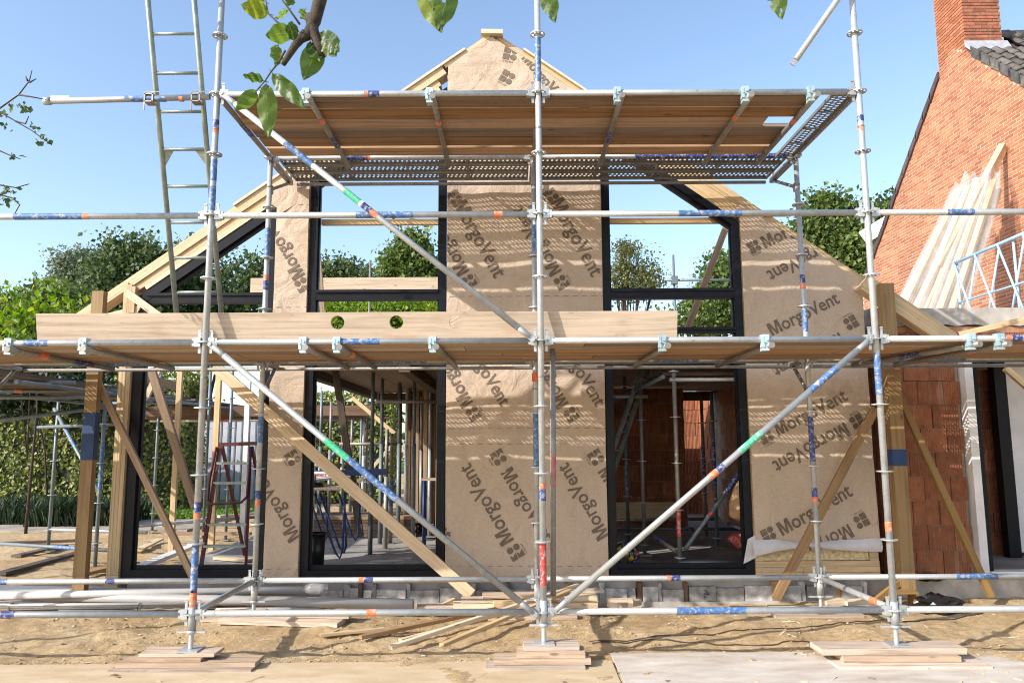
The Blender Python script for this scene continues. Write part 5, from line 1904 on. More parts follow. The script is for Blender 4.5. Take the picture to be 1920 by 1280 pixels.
for (px_, py_), Y, zt_, mt, lb in props:
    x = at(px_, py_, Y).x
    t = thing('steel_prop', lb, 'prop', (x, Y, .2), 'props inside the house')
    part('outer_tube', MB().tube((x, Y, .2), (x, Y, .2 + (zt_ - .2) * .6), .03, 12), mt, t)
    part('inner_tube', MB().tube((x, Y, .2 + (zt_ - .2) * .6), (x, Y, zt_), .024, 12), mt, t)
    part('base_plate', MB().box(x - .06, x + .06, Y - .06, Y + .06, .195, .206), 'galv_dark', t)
    if 'blue' in lb:
        band(t, (x, Y, .7), (x, Y, 1.05), 'blue', .03)
for (a_, b_, Y, lb, m_) in (((705, 753), (822, 753), 4.0, 'grey tube across the top of the left window', 'galv_dark'), ((585, 872), (640, 872), 3.5, 'short tube joined to the saw table post', 'galv_dark'),
                         ((636, 832), (745, 832), 5.0, 'grey tube between the props at chest height', 'galv_dark')):
    solo('cross_tube', MB().tube(at(*a_, Y), at(*b_, Y), .024, 10), m_, lb, 'tube', 'loose tubes inside the house')

def strut(a_, b_, w, h, mat, label, upv=(0, 1, 0)):
    return solo('timber_strut', MB().beam(at(*a_), at(*b_), w, h, upv), mat, label, 'timber strut', 'leaning timber struts')
strut((171, 690, 2.0), (362, 1082, 1.98), .06, .045, 'brown_batten', 'brown batten sloping from the left post to the sill')
strut((402, 686, 2.04), (884, 1114, 1.80), .115, .035, 'pine', 'yellow plank sloping across the left window to the ground')
strut((1641, 765, 1.98), (1454, 1122, 1.86), .085, .04, 'brown_batten', 'brown batten leaning across the right membrane panel')
strut((1684, 738, 2.05), (1858, 1118, 1.95), .065, .05, 'treated', 'yellow brown batten leaning before the clay block wall')
strut((1700, 1080, 2.0), (1634, 1132, 1.7), .05, .05, 'treated', 'short yellow batten at the foot of the right post')
strut((283, 690, 4.0), (366, 950, 4.3), .10, .06, 'brown_batten', 'broad brown strut leaning inside the left bay')
strut((300, 688, 4.9), (263, 772, 5.0), .07, .05, 'pale_pine', 'short pale strut high inside the left bay')
strut((238, 548, 2.08), (306, 598, 2.08), .075, .04, 'pale_pine', 'short pale batten nailed below the left rafter')
strut((1362, 424, 3.4), (1286, 625, 3.5), .075, .05, 'brown_batten', 'brown strut leaning behind the right upper window')
strut((597, 480, 4.0), (607, 610, 4.0), .06, .05, 'brown_batten', 'thin brown strut behind the left upper window')
strut((628, 690, 3.6), (676, 1005, 3.9), .08, .05, 'dark_wood', 'dark strut leaning behind the saw table')
strut((660, 745, 6.0), (740, 812, 6.0), .06, .04, 'pine', 'orange batten sloping under the ceiling')
strut((735, 835, 5.6), (672, 905, 5.6), .05, .04, 'pale_pine', 'pale batten crossing low between the props')
strut((1885, 690, 2.3), (1960, 755, 2.3), .06, .05, 'pine', 'yellow batten crossing the door opening at the right edge')
strut((1800, 626, 1.2), (1925, 598, 1.2), .05, .03, 'pine', 'loose yellow batten lying on the lower deck at the right')
for (px_, a_, b_, Y, m_, lb) in ((325, 690, 950, 5.2, 'pine', 'thin upright yellow batten in the left bay'), (398, 690, 985, 4.6, 'pine', 'thin upright batten beside the red stepladder'),
                             (455, 705, 990, 5.2, 'white_board', 'white upright post behind the red stepladder'), (222, 700, 1040, 4.4, 'brown_batten', 'brown upright behind the corner post')):
    x = at(px_, b_, Y).x
    solo('timber_post', MB().box(x - .035, x + .035, Y - .03, Y + .03, max(.02, at(px_, b_, Y).z - .5) if Y < 4.5 else .03, at(px_, a_, Y).z), m_, lb, 'post')
def banded_post(x, y, w, z0, z1, ba, bb, mat, label):
    t = thing('timber_post', label, 'post', (x, y, z0))
    part('post', MB().box(x - w / 2, x + w / 2, y - w * .36, y + w * .36, z0, z1), mat, t)
    part('blue_wrap', MB().box(x - w / 2 - .003, x + w / 2 + .003, y - w * .36 - .003, y + w * .36 + .003, ba, bb), 'blue_band', t)
    return t
banded_post(at(172, 900, 2.0).x, 1.92, .118, .0, 3.12, at(170, 862, 1.9).z, at(170, 773, 1.9).z, 'treated', 'tall brown square post with a dark blue wrap left of the house corner')
banded_post(at(1678, 900, 2.0).x, 1.92, .135, .08, 3.16, at(1676, 873, 1.9).z, at(1676, 842, 1.9).z, 'treated', 'brown square post with a narrow blue wrap right of the house')
c_ = at(1690, 1105, 1.85)
solo('wooden_box', MB().box(c_.x - .16, c_.x + .10, 1.72, 1.9, .11, .13).box(c_.x + .08, c_.x + .10, 1.72, 1.9, -.02, .11).box(c_.x - .16, c_.x - .14, 1.72, 1.9, -.02, .11), 'treated', 'low open wooden box under the right post', 'box')

# red stepladder
sl_ = thing('stepladder', 'dark red stepladder with grey treads standing in the left bay', 'stepladder', at(430, 1055, 2.5))
Yb, Yt = 2.45, 3.0
def spt(px_, py_):
    t_ = (1060 - py_) / (1060 - 828.0)
    return at(px_, py_, Yb + (Yt - Yb) * t_)
part('rail', MB().beam(spt(377, 1062), spt(412, 838), .032, .055), 'ladder_red', sl_)
part('rail', MB().beam(spt(461, 1060), spt(470, 838), .032, .055), 'ladder_red', sl_)
for py_, xa, xb in ((868, 408, 468), (905, 402, 467), (983, 390, 465), (1023, 383, 463)):
    part('tread', MB().beam(spt(xa, py_), spt(xb, py_), .08, .025), 'ladder_alu', sl_)
part('top_tread', MB().beam(spt(412, 833) + Vector((0, .06, 0)), spt(474, 831) + Vector((0, .06, 0)), .18, .04), 'ladder_red', sl_)
hp_ = [spt(409, 838), spt(396, 900), spt(393, 938), spt(400, 944), spt(455, 941), spt(466, 930), spt(474, 838)]
part('hand_rail', MB().path([p + Vector((0, -.05, 0)) for p in hp_], .014, 8), 'ladder_red', sl_)
for px_ in (412, 468):
    p = spt(px_, 838)
    part('rear_leg', MB().beam(p + Vector((0, .08, 0)), (p.x + .02, 3.9, .2), .025, .045), 'ladder_red', sl_)

# timber lying on the floor of the left bay and on the ground behind
for i, (a_, b_, w, h, m_, lb) in enumerate([((248, 1068), (375, 1018), .12, .045, 'white_board', 'whitish plank lying askew on the sill of the left bay'),
        ((225, 1058), (150, 1075), .22, .04, 'brown_batten', 'brown board end behind the tall left post'), ((405, 1045), (470, 1050), .1, .03, 'pine', 'short yellow offcut under the stepladder'),
        ((330, 1000), (470, 1000), .1, .04, 'brown_batten', 'dull batten crossing behind the stepladder'), ((260, 1030), (300, 1010), .12, .03, 'pale_pine', 'pale board on the ground behind the corner post'),
        ((410, 968), (480, 962), .1, .04, 'grey_board', 'grey board lying behind the stepladder'), ((300, 985), (420, 965), .1, .03, 'grey_board', 'long grey board on the path behind the left bay')]):
    p0, p1 = gp(*a_, .225), gp(*b_, .225)
    if i == 1 or i == 4 or i == 6:
        p0, p1 = gp(*a_, .04), gp(*b_, .04)
    solo('loose_board', MB().beam(p0, p1, w, h), m_, lb, 'board', 'loose boards around the left bay')
for i, (a_, b_) in enumerate([((0, 1018), (170, 1012)), ((30, 1042), (120, 1022)), ((0, 1075), (150, 1035))]):
    p0, p1 = gp(*a_, .03), gp(*b_, .03)
    solo('dark_board', MB().beam(p0, p1, .14, .035), 'dark_wood', ['long dark board on the garden path at the left', 'short dark board on the sand behind the left post', 'dark plank slanting over the sand at the left edge'][i], 'board', 'dark boards left of the house')

# grey shed
sh = thing('garden_shed', 'light grey corrugated metal shed beyond the hedge end', 'shed', at(425, 905, 16.5))
sx0, sx1, sx2 = at(362, 850, 16.5).x, at(398, 850, 16.5).x, at(485, 850, 16.5).x
zt_ = at(420, 772, 16.5).z
part('plain_panel', MB().box(sx0, sx1, 16.5, 16.56, -.02, zt_), 'shed_panel', sh)
part('body', MB().box(sx0 + .02, sx2 - .02, 16.62, 19, -.02, zt_ - .05), 'shed_panel', sh)
x = sx1 + .05
while x < sx2:
    part('metal_panel', MB().prism([(x, 16.56), (x + .03, 16.50), (x + .16, 16.50), (x + .19, 16.56)], 'z', -.02, zt_), 'shed_panel', sh)
    x += .20
part('fascia', MB().box(sx0 - .05, sx2 + .05, 16.42, 19.1, zt_ + .003, zt_ + .18), 'verge', sh)

# ================================================================== ON THE GROUND
def plank(p0, p1, w, h, mat, label, group=None, name='plank', upv=(0, 0, 1)):
    return solo(name, MB().beam(p0, p1, w, h, upv), mat, label, 'plank', group)
# sole boards under the posts
def pad(rows, where):
    n = len(rows)
    for i, (xa, xb, y, w, z, h) in enumerate(rows):
        pos = 'lowest' if i == 0 else ('topmost' if i == n - 1 else ['second', 'third', 'fourth'][i - 1])
        extra = ' from the ground' if pos in ('second', 'third', 'fourth') else ''
        plank((xa, y, z + h / 2), (xb, y + rnd.uniform(-.012, .012), z + h / 2), w, h - .001, 'pad_board', '%s grey brown board%s in the stack under the %s' % (pos, extra, where), 'boards under the scaffold feet', 'sole_board')
pad([(-3.06, -2.06, -.10, .22, -.036, .032), (-3.03, -2.05, -.06, .21, -.003, .031), (-2.95, -2.44, -.03, .2, .029, .024), (-2.90, -2.36, .0, .2, .054, .023)], 'left front post')
pad([(-.42, .28, -.11, .20, -.036, .036), (-.36, .325, -.06, .20, .001, .036), (-.2, .29, -.02, .2, .038, .036), (-.15, .25, .01, .18, .075, .036)], 'centre front post')
pad([(2.05, 3.12, -.13, .2, -.036, .036), (2.12, 2.95, -.06, .16, .001, .04), (1.98, 3.02, .0, .22, .042, .043)], 'right front post')
for xi, lab_ in ((-1, 'left'), (0, 'centre'), (1, 'right')):
    x = XS[xi]
    plank((x - .45, B, .005), (x + .35, B + .02, .005), .2, .028, 'pad_board', 'thin board under the %s rear post' % lab_, 'boards under the scaffold feet', 'sole_board')
# boards on the sand between the posts
def gplank(a_, b_, z0, z1, w, h, mat, label, group='timber scraps on the sand', name='plank'):
    p0, p1 = gp(a_[0], a_[1], z0), gp(b_[0], b_[1], z1)
    return plank(p0, p1, w, h, mat, label, group, name)
gplank((420, 1160), (640, 1167), .02, .02, .20, .04, 'pad_board', 'weathered board lying along the sand right of the left front post')
gplank((412, 1146), (500, 1141), .03, .03, .16, .03, 'pad_board', 'short board end beside the left front ledger')
gplank((560, 1150), (660, 1152), .06, .06, .18, .03, 'grey_board', 'grey board lying on top of the sand board')
gplank((1440, 1138), (1600, 1142), .015, .015, .16, .03, 'pale_pine', 'pale board lying before the right rear post')
gplank((1370, 1140), (1470, 1142), .01, .01, .14, .025, 'pine', 'yellow board half under the right front ledger')
gplank((1545, 1130), (1580, 1126), .03, .04, .1, .05, 'pale_pine', 'short pale block left of the right rear brace')
gplank((1585, 1130), (1640, 1124), .03, .05, .1, .04, 'pale_pine', 'second short pale block under the right rear brace')
gplank((1580, 1142), (1650, 1140), .02, .02, .14, .03, 'pad_board', 'flat board under the lower rear transom')
# long fresh battens spread on the sand
gplank((676, 1194), (930, 1141), .015, .06, .05, .03, 'brown_batten', 'brownish batten with a pale far end left of the fresh ones', 'battens on the sand', 'batten')
gplank((732, 1213), (1085, 1096), .018, .17, .045, .03, 'pale_pine', 'long pale batten reaching from the sand over the scrap pile', 'battens on the sand', 'batten')
gplank((828, 1209), (1070, 1106), .018, .15, .045, .028, 'pine', 'yellow batten just right of the long pale one', 'battens on the sand', 'batten')
gplank((750, 1200), (965, 1143), .012, .05, .04, .024, 'pale_pine', 'thin pale batten between the two long ones', 'battens on the sand', 'batten')
gplank((600, 1190), (720, 1178), .01, .015, .05, .02, 'pine', 'thin flat lath on the sand near the grey pipe end', 'battens on the sand', 'batten')
gplank((815, 1140), (852, 1122), .03, .09, .04, .02, 'pine', 'short yellow stick propped on the scrap pile', 'battens on the sand', 'batten')
# pile of offcuts before the wall
SC = [((782, 1140), (865, 1138), .03, .16, .06, 'pad_board', 'low grey offcut at the left end of the scrap pile'), ((850, 1138), (930, 1136), .04, .18, .08, 'pale_pine', 'squared pale offcut in the left of the scrap pile'),
      ((865, 1124), (1000, 1122), .10, .18, .03, 'grey_board', 'flat dark edged board on the left of the scrap pile'), ((925, 1132), (1010, 1130), .08, .14, .07, 'pine', 'yellow block in the middle of the scrap pile'),
      ((905, 1116), (1010, 1114), .13, .16, .03, 'pad_board', 'thin board topping the middle of the scrap pile'), ((1020, 1134), (1118, 1132), .05, .16, .06, 'pine', 'long yellow block right of the centre post'),
      ((1050, 1120), (1118, 1119), .10, .14, .05, 'pale_pine', 'pale beam end on the right of the scrap pile'), ((1060, 1108), (1130, 1106), .14, .12, .025, 'pad_board', 'thin board topping the right of the scrap pile'),
      ((1140, 1130), (1185, 1129), .05, .1, .07, 'pale_pine', 'pale block standing alone right of the scrap pile'), ((1158, 1134), (1196, 1127), .04, .1, .05, 'grey_board', 'greyish wedge beside the lone pale block'),
      ((985, 1140), (1035, 1141), .02, .14, .05, 'dark_wood', 'dark block under the scrap pile by the centre post')]
for a_, b_, z, w, h, m_, lb in SC:
    gplank(a_, b_, z, z, w, h, m_, lb, 'offcuts piled before the wall', 'offcut')
# grey plastic pipes
def gpipe(a_, b_, r_, mat, label, z0=None, z1=None, group='grey pipes on the ground'):
    p0, p1 = gp(a_[0], a_[1], z0 if z0 is not None else r_ + .0), gp(b_[0], b_[1], z1 if z1 is not None else r_)
    return solo('plastic_pipe', MB().pipe(p0, p1, r_, .006, 18), mat, label, 'pipe', group)
gpipe((-120, 1114), (775, 1132), .048, 'pvc', 'thick grey pipe lying in front of the pipe pile', .10, .09)
gpipe((-150, 1108), (600, 1111), .040, 'pvc', 'medium grey pipe behind the thick one, open end by the wall', .11, .12)
gpipe((60, 1124), (590, 1118), .030, 'pvc', 'thin grey pipe squeezed under the medium one', .05, .05)
gpipe((-140, 1120), (600, 1104), .036, 'pvc_light', 'pale pipe on top of the pile with a film wrapped end', .12, .16)
gpipe((-140, 1101), (420, 1106), .032, 'pvc', 'grey pipe at the rear of the pile, ending before the left rear post', .05, .05)
gpipe((-150, 1104), (520, 1109), .025, 'pvc_light', 'slim pale pipe lying between the pale and the medium pipe', .09, .09)
gpipe((-150, 1131), (350, 1128), .022, 'pvc', 'slim grey pipe in front of the thick one, ending near the left front post', .04, .04)
gpipe((110, 1146), (390, 1148), .018, 'pvc_light', 'short slim pale pipe on the sand nearest the left front post', .0, .0)
wr = gp(600, 1104, .16)
solo('film_wrap', MB().path([wr + Vector((-.14, 0, .01)), wr + Vector((-.08, 0, .006)), wr + Vector((0, 0, .0)), wr + Vector((.06, 0, -.01))], [.045, .06, .055, .065], 12), 'film', 'crumpled clear film around the end of the pale pipe', 'plastic film')
cb = thing('conduit_bundle', 'bundle of thin pale conduits tied with black cord before the thick pipe', 'conduit bundle', gp(200, 1140, .02))
for i in range(6):
    p0, p1 = gp(-160, 1143 - 3.4 * (i % 3) - 1.5 * (i // 3), .02 + .018 * (i % 3)), gp(402, 1136 - 2.6 * (i % 3), .025 + .018 * (i % 3))
    part('conduit', MB().tube(p0 + Vector((0, .022 * (i // 3), 0)), p1 + Vector((rnd.uniform(-.1, .12), .022 * (i // 3), 0)), .0095, 10), 'pvc_light', cb)
for px_ in (22, 262):
    c_ = gp(px_, 1137, .04)
    part('cord_tie', MB().path([c_ + Vector((.006 * math.cos(a_ * .7), .035 * math.cos(a_), .032 * math.sin(a_))) for a_ in [2 * math.pi * q / 14 for q in range(15)]], .004, 6), 'black_plastic', cb)
gpipe((405, 1143), (600, 1141), .02, 'pvc', 'short thin grey pipe beside the left front post', .03, .03)
# black plastic sheet and foam piece by the right post
def crumple(c, rx, ry, rz, seed, sub=3):
    bm = bmesh.new()
    bmesh.ops.create_icosphere(bm, subdivisions=sub, radius=1)
    r2 = random.Random(seed)
    for v_ in bm.verts:
        q = v_.co
        k = 1 + .22 * math.sin(q.x * 7 + seed) * math.sin(q.y * 6 + 1) + .16 * math.sin(q.z * 11 + q.x * 5) + r2.uniform(-.07, .07)
        v_.co = Vector((q.x * rx * k, q.y * ry * k, max(q.z, -.55) * rz * k))
    m_ = bpy.data.meshes.new('crumple')
    bm.to_mesh(m_)
    bm.free()
    return m_
m_ = crumple(None, .21, .14, .10, 3)
m_.name = 'black_sheet'
m_.materials.append(MATS['black_plastic'])
tag(place('black_sheet', m_, gp(1762, 1134, .05)), 'crumpled glossy black plastic on the sand right of the post', 'plastic sheet')
m_ = crumple(None, .09, .07, .06, 5, 2)
m_.name = 'foam_block'
m_.materials.append(MATS['pale_pine'])
tag(place('foam_block', m_, gp(1733, 1136, .03)), 'small rounded pale block beside the black plastic', 'block')
m_ = crumple(None, .12, .07, .05, 8, 3)
m_.name = 'black_bag'
m_.materials.append(MATS['black_plastic'])
tag(place('black_bag', m_, (at(1742, 1070, F - .05).x, F - .08, .20)), 'dark bag lying at the foot of the clay block wall', 'bag')
# thin cords on the sand
def cord(pts, label):
    P = []
    for a_, b_ in zip(pts, pts[1:]):
        for q in range(10):
            t_ = q / 10
            px_, py_ = a_[0] + (b_[0] - a_[0]) * t_, a_[1] + (b_[1] - a_[1]) * t_
            p = gp(px_, py_, 0)
            P.append((p.x, p.y + .006 * math.sin(len(P) * .8), float(ground_h(p.x, p.y)) + .006))
    return solo('cord', MB().path(P, .005, 6), 'twig', label, 'cord', 'thin cords on the sand')
cord([(1105, 1196), (1280, 1191), (1420, 1183), (1560, 1172), (1655, 1163), (1760, 1157), (1852, 1148)], 'thin dark cord running over the sand towards the right edge')
cord([(1110, 1199), (1200, 1196), (1330, 1202), (1450, 1204), (1540, 1199)], 'thin dark cord ending at the right board stack')

# chips and splinters trodden into the sand
mb = MB()
for i in range(260):
    x, y = rnd.uniform(-4.5, 4.5), rnd.uniform(-.8, 1.9)
    a = rnd.uniform(0, 3.14)
    l = rnd.uniform(.012, .06) * (1 if rnd.random() < .85 else 2)
    z = max(float(ground_h(x, y)) + .004, -.018 if y < -.4 else -9)
    d = Vector((math.cos(a), math.sin(a), rnd.uniform(-.1, .1))) * l
    mb.beam(Vector((x, y, z)) - d * .5, Vector((x, y, z)) + d * .5, rnd.uniform(.004, .016), .004)
setting('wood_chips', mb, 'pale_pine', 'stuff')
mb = MB()
for i in range(110):
    x, y = rnd.uniform(-4.5, 4.5), rnd.uniform(-1.3, 1.9)
    a = rnd.uniform(0, 3.14)
    z = max(float(ground_h(x, y)) + .006, -.016 if y < -.4 else -9)
    d = Vector((math.cos(a), math.sin(a), rnd.uniform(-.3, .3))) * rnd.uniform(.02, .05)
    mb.beam(Vector((x, y, z)) - d * .5, Vector((x, y, z)) + d * .5, rnd.uniform(.012, .025), .003, (rnd.uniform(-.4, .4), 0, 1))
setting('fallen_leaves', mb, 'brown_batten', 'stuff')

bs_ = thing('added_stack', 'low stack of dark boards added to darken the floor in the left window', 'board stack', (-2.6, 6.0, .2))  # added stack that hides the bright ground and darkens the opening
for i in range(6):
    for q in range(3):
        part('board', MB().beam((-3.5 + rnd.uniform(-.15, .15), 5.8 + q * .27, .23 + i * .05), (-1.75 + rnd.uniform(-.2, .2), 5.8 + q * .27, .23 + i * .05), .24, .045), rnd.choice(['dark_wood', 'brown_batten', 'dark_wood']), bs_)
# ================================================================== VEGETATION
def leaf_cards(points, size, jitter=.5, up_bias=.3, outward=None):
    """one bent pointed leaf (two quads -> 6 verts) per point"""
    n = len(points)
    P = np.asarray(points)
    d = nrs.normal(size=(n, 3))
    d[:, 2] += up_bias * -1.0
    d /= np.linalg.norm(d, axis=1)[:, None]
    nn = nrs.normal(size=(n, 3))
    if outward is not None:
        nn = nn * .6 + outward
    nn[:, 2] += up_bias
    s = np.cross(d, nn)
    s /= np.linalg.norm(s, axis=1)[:, None] + 1e-9
    nn = np.cross(s, d)
    L = (size * (1 + jitter * (nrs.rand(n) - .5) * 2))[:, None]
    Wd = L * .36
    base = P - d * L * .5
    tip = P + d * L * .5
    m1 = P - d * L * .08 + s * Wd + nn * L * .10
    m2 = P - d * L * .08 - s * Wd + nn * L * .10
    V_ = np.stack([base, m1, tip, m2], 1).reshape(-1, 3)
    i4 = np.arange(n)[:, None] * 4
    Fc = np.concatenate([i4 + np.array([[0, 1, 2]]), i4 + np.array([[0, 2, 3]])], 0)
    return V_, Fc

def crown_points(lobes, nclump, nleaf, rc):
    pts = []
    vol = np.array([l[3] * l[4] * l[5] for l in lobes])
    pr = vol ** .67 / (vol ** .67).sum()
    for _ in range(nclump):
        l = lobes[nrs.choice(len(lobes), p=pr)]
        d = nrs.normal(size=3)
        d /= np.linalg.norm(d)
        r_ = (.45 + .58 * nrs.rand() ** .55) * (1 + .75 * float(vnoise(d[0] * 2.2 + l[0] * 3.1 + 40, d[2] * 2.2 + d[1] * 1.7 + l[2] * 2.3 + 40, 60)))
        c_ = np.array(l[:3]) + d * r_ * np.array(l[3:6])
        k = int(nleaf * (.5 + nrs.rand()))
        q = nrs.normal(size=(k, 3)) * rc * np.array([1, 1, .7])
        pts.append(c_ + q)
    return np.concatenate(pts)

def tree(label, lobes, trunk, nclump, nleaf, rc, lsize, mat, group='trees behind the house', name='tree', tr=.16, up=.3):
    base = Vector(trunk)
    t = thing(name, label, 'tree', base, group)
    top = max(lobes, key=lambda l: l[2])
    mb = MB()
    tp = Vector(top[:3])
    mid = base.lerp(tp, .5) + Vector((rnd.uniform(-.2, .2), 0, 0))
    mb.path([base, base.lerp(mid, .5), mid, tp], [tr, tr * .8, tr * .55, tr * .12], 8)
    part('trunk', mb, 'bark', t)
    for l in lobes:
        c_ = Vector(l[:3])
        s_ = base.lerp(tp, rnd.uniform(.3, .6))
        mb2 = MB()
        mb2.path([s_, s_.lerp(c_, .55) + Vector((0, 0, .15)), c_], [tr * .4, tr * .25, tr * .06], 6)
        for q in range(5):
            e_ = c_ + Vector((rnd.uniform(-1, 1) * l[3] * .8, rnd.uniform(-1, 1) * l[4] * .8, rnd.uniform(-.5, .9) * l[5] * .85))
            mb2.path([s_.lerp(c_, .5), c_.lerp(e_, .5) + Vector((0, 0, .1)), e_], [tr * .16, tr * .1, tr * .03], 5)
        part('limb', mb2, 'bark', t)
    pts = crown_points(lobes, nclump, nleaf, rc)
    V_, Fc = leaf_cards(pts, lsize, .5, up)
    m_ = from_arrays('crown', V_ - np.array(base), Fc, mat)
    o_ = place('crown', m_, base, t)
    o_['kind'] = 'stuff'
    return t

def lobe(px, py, Y, rpx, rpy, ry=None):
    """a crown lobe centred on a photograph point at distance Y"""
    c_ = at(px, py, Y)
    sc = (Y - CAM.y) / FPX
    return (c_.x, c_.y, c_.z, rpx * sc, (ry if ry else rpx * sc * .9), rpy * sc)

def gxy(px, Y, z=-.1):
    p = at(px, 840, Y)
    return (p.x, Y, z)
tree('large dark tree behind the left rafter', [lobe(245, 500, 30, 48, 55), lobe(215, 540, 29, 40, 45), lobe(285, 530, 30, 40, 60), lobe(175, 590, 29, 45, 40), lobe(260, 600, 30, 60, 50)], gxy(240, 30), 420, 54, 0.425, 0.222, 'leaf_dark', tr=.3)
tree('pale willow like tree left of the dark tree', [lobe(150, 520, 34, 34, 50), lobe(125, 570, 34, 34, 45), lobe(180, 560, 34, 30, 50), lobe(165, 500, 34, 18, 30)], gxy(150, 34), 260, 64, 0.448, 0.178, 'leaf_pale', tr=.25, up=-.3)
tree('dark loose tree seen through the left sloping window', [lobe(345, 510, 33, 30, 36), lobe(385, 555, 32, 45, 36), lobe(440, 550, 32, 38, 36), lobe(482, 522, 33, 24, 36), lobe(420, 600, 32, 70, 36), lobe(432, 500, 33, 14, 24), lobe(365, 480, 33, 12, 22)], gxy(410, 32), 250, 44, .45, .22, 'leaf_dark', tr=.22)
tree('small round tree between the left panel and the upper left window', [lobe(640, 520, 30, 36, 34), lobe(660, 545, 30, 40, 34), lobe(610, 545, 30, 34, 40)], gxy(640, 30), 169, 54, 0.378, 0.192, 'leaf_dark', tr=.2)
tree('tall tree showing its crown in the upper left window', [lobe(775, 500, 26, 34, 52), lobe(750, 520, 26, 34, 30), lobe(800, 540, 26, 36, 40), lobe(770, 455, 26, 16, 24), lobe(735, 545, 26, 24, 18)], gxy(775, 26), 229, 54, 0.354, 0.207, 'leaf_mid', tr=.22)
tree('wide leafy shrub filling the foot of the upper left window', [lobe(640, 610, 20, 60, 45), lobe(720, 610, 20, 60, 42), lobe(790, 605, 20, 50, 45), lobe(600, 640, 20, 50, 60)], gxy(700, 20), 329, 54, 0.260, 0.126, 'leaf_bright', name='shrub', tr=.12)
tree('airy birch seen through the upper right window', [lobe(1170, 490, 38, 24, 34), lobe(1205, 505, 38, 26, 40), lobe(1155, 525, 38, 18, 34), lobe(1190, 540, 38, 40, 26), lobe(1225, 525, 38, 18, 20), lobe(1180, 465, 38, 16, 14), lobe(1165, 455, 38, 10, 10)], gxy(1185, 38), 164, 33, 0.354, 0.148, 'leaf_birch', tr=.2, up=-.2)
tree('green tree standing at the right jamb of the upper right window', [lobe(1352, 520, 26, 26, 40), lobe(1340, 575, 25, 45, 40), lobe(1300, 600, 24, 40, 30), lobe(1370, 560, 26, 40, 60)], gxy(1345, 25), 229, 54, 0.330, 0.163, 'leaf_mid', tr=.2)
tree('big oak like tree between the gable slope and the brick house', [lobe(1545, 420, 32, 50, 48), lobe(1600, 430, 33, 55, 40), lobe(1530, 480, 32, 40, 60), lobe(1590, 480, 32, 60, 50), lobe(1560, 540, 32, 80, 60), lobe(1500, 460, 32, 24, 40), lobe(1650, 470, 33, 40, 60), lobe(1548, 385, 32, 26, 16)], gxy(1570, 32), 620, 56, 0.425, 0.222, 'leaf_mid', tr=.35)
tree('small tree top peeping behind the verge of the brick house', [lobe(1675, 395, 34, 26, 22), lobe(1690, 420, 34, 30, 30)], gxy(1680, 34), 80, 52, 0.401, 0.207, 'leaf_dark', tr=.2)
tree('bright big leaved vine shrub at the left edge above the side scaffold', [lobe(60, 560, 7.5, 65, 32), lobe(20, 600, 7.5, 60, 40), lobe(70, 620, 7.5, 60, 40), lobe(125, 600, 8, 30, 40), lobe(62, 522, 7.5, 18, 14)], gxy(60, 8.3), 45, 15, 0.153, 0.126, 'leaf_bright', name='vine_shrub', tr=.03)
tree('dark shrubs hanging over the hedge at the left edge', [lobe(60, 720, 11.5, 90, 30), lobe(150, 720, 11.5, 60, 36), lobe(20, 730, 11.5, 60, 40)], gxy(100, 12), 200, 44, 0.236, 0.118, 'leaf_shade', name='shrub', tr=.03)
tree('mixed green tree rising behind the vine shrub at the left', [lobe(100, 570, 20, 34, 30), lobe(70, 600, 20, 50, 50), lobe(150, 610, 20, 50, 40), lobe(10, 610, 20, 50, 50)], gxy(90, 20), 240, 52, 0.307, 0.148, 'leaf_mid', tr=.16)
# far line of trees so that no gap shows at the horizon
pts = []
for x in np.arange(-75, 75, 1.1):
    h = 3.2 + 1.6 * rnd.random()
    for z in np.arange(.4, h, .8):
        pts.append(nrs.normal(size=(16, 3)) * np.array([.7, .6, .5]) + np.array([x, 52 + nrs.normal(), z]))
V_, Fc = leaf_cards(np.concatenate(pts), .42, .5, .2)
o = place('far_woods', from_arrays('far_woods', V_, Fc, 'leaf_dark'), (0, 0, 0))
o['kind'] = 'stuff'

def hedge(x0, x1, y0, y1, z1, label, mat, dens, ls, core=True):
    t = thing('hedge', label, 'hedge', ((x0 + x1) / 2, y0, 0), None)
    part('dark_core', MB().box(x0 + .18, x1 - .18, y0 + .2, y1 - .1, 0, z1 - .18), 'leaf_shade', t)  # solid box, the shade inside the hedge put into its dark colour
    n = int((x1 - x0) * z1 * dens)
    X_ = nrs.uniform(x0, x1, n)
    Z_ = nrs.uniform(0.03, z1, n) + .06 * np.sin(X_ * 3) * 1
    Y_ = y0 + np.abs(nrs.normal(0, .09, n)) + .07 * vnoise(X_ * 1.7, Z_ * 1.7, 31) * 2
    ps = [np.stack([X_, Y_, Z_], 1)]
    ou = [np.tile([-.25, -1.0, .35], (n, 1))]
    n2 = int((x1 - x0) * (y1 - y0) * dens * .6)
    ps.append(np.stack([nrs.uniform(x0, x1, n2), nrs.uniform(y0, y1, n2), z1 + nrs.normal(0, .06, n2)], 1))
    ou.append(np.tile([0, -.3, 1.0], (n2, 1)))
    n3 = int((y1 - y0) * z1 * dens)
    ps.append(np.stack([x1 - np.abs(nrs.normal(0, .08, n3)), nrs.uniform(y0, y1, n3), nrs.uniform(0, z1, n3)], 1))
    ou.append(np.tile([1.0, -.2, .2], (n3, 1)))
    V_, Fc = leaf_cards(np.concatenate(ps), ls, .45, .1, np.concatenate(ou))
    o_ = place('leaves', from_arrays('leaves', V_ - np.array([(x0 + x1) / 2, y0, 0]), Fc, mat), WORLD[t.name], t)
    o_['kind'] = 'stuff'
hx = at(345, 850, 13).x
hedge(-19, hx, 13.0, 14.4, 3.35, 'tall clipped beech hedge behind the side scaffold', 'leaf_hedge', 330, .10)
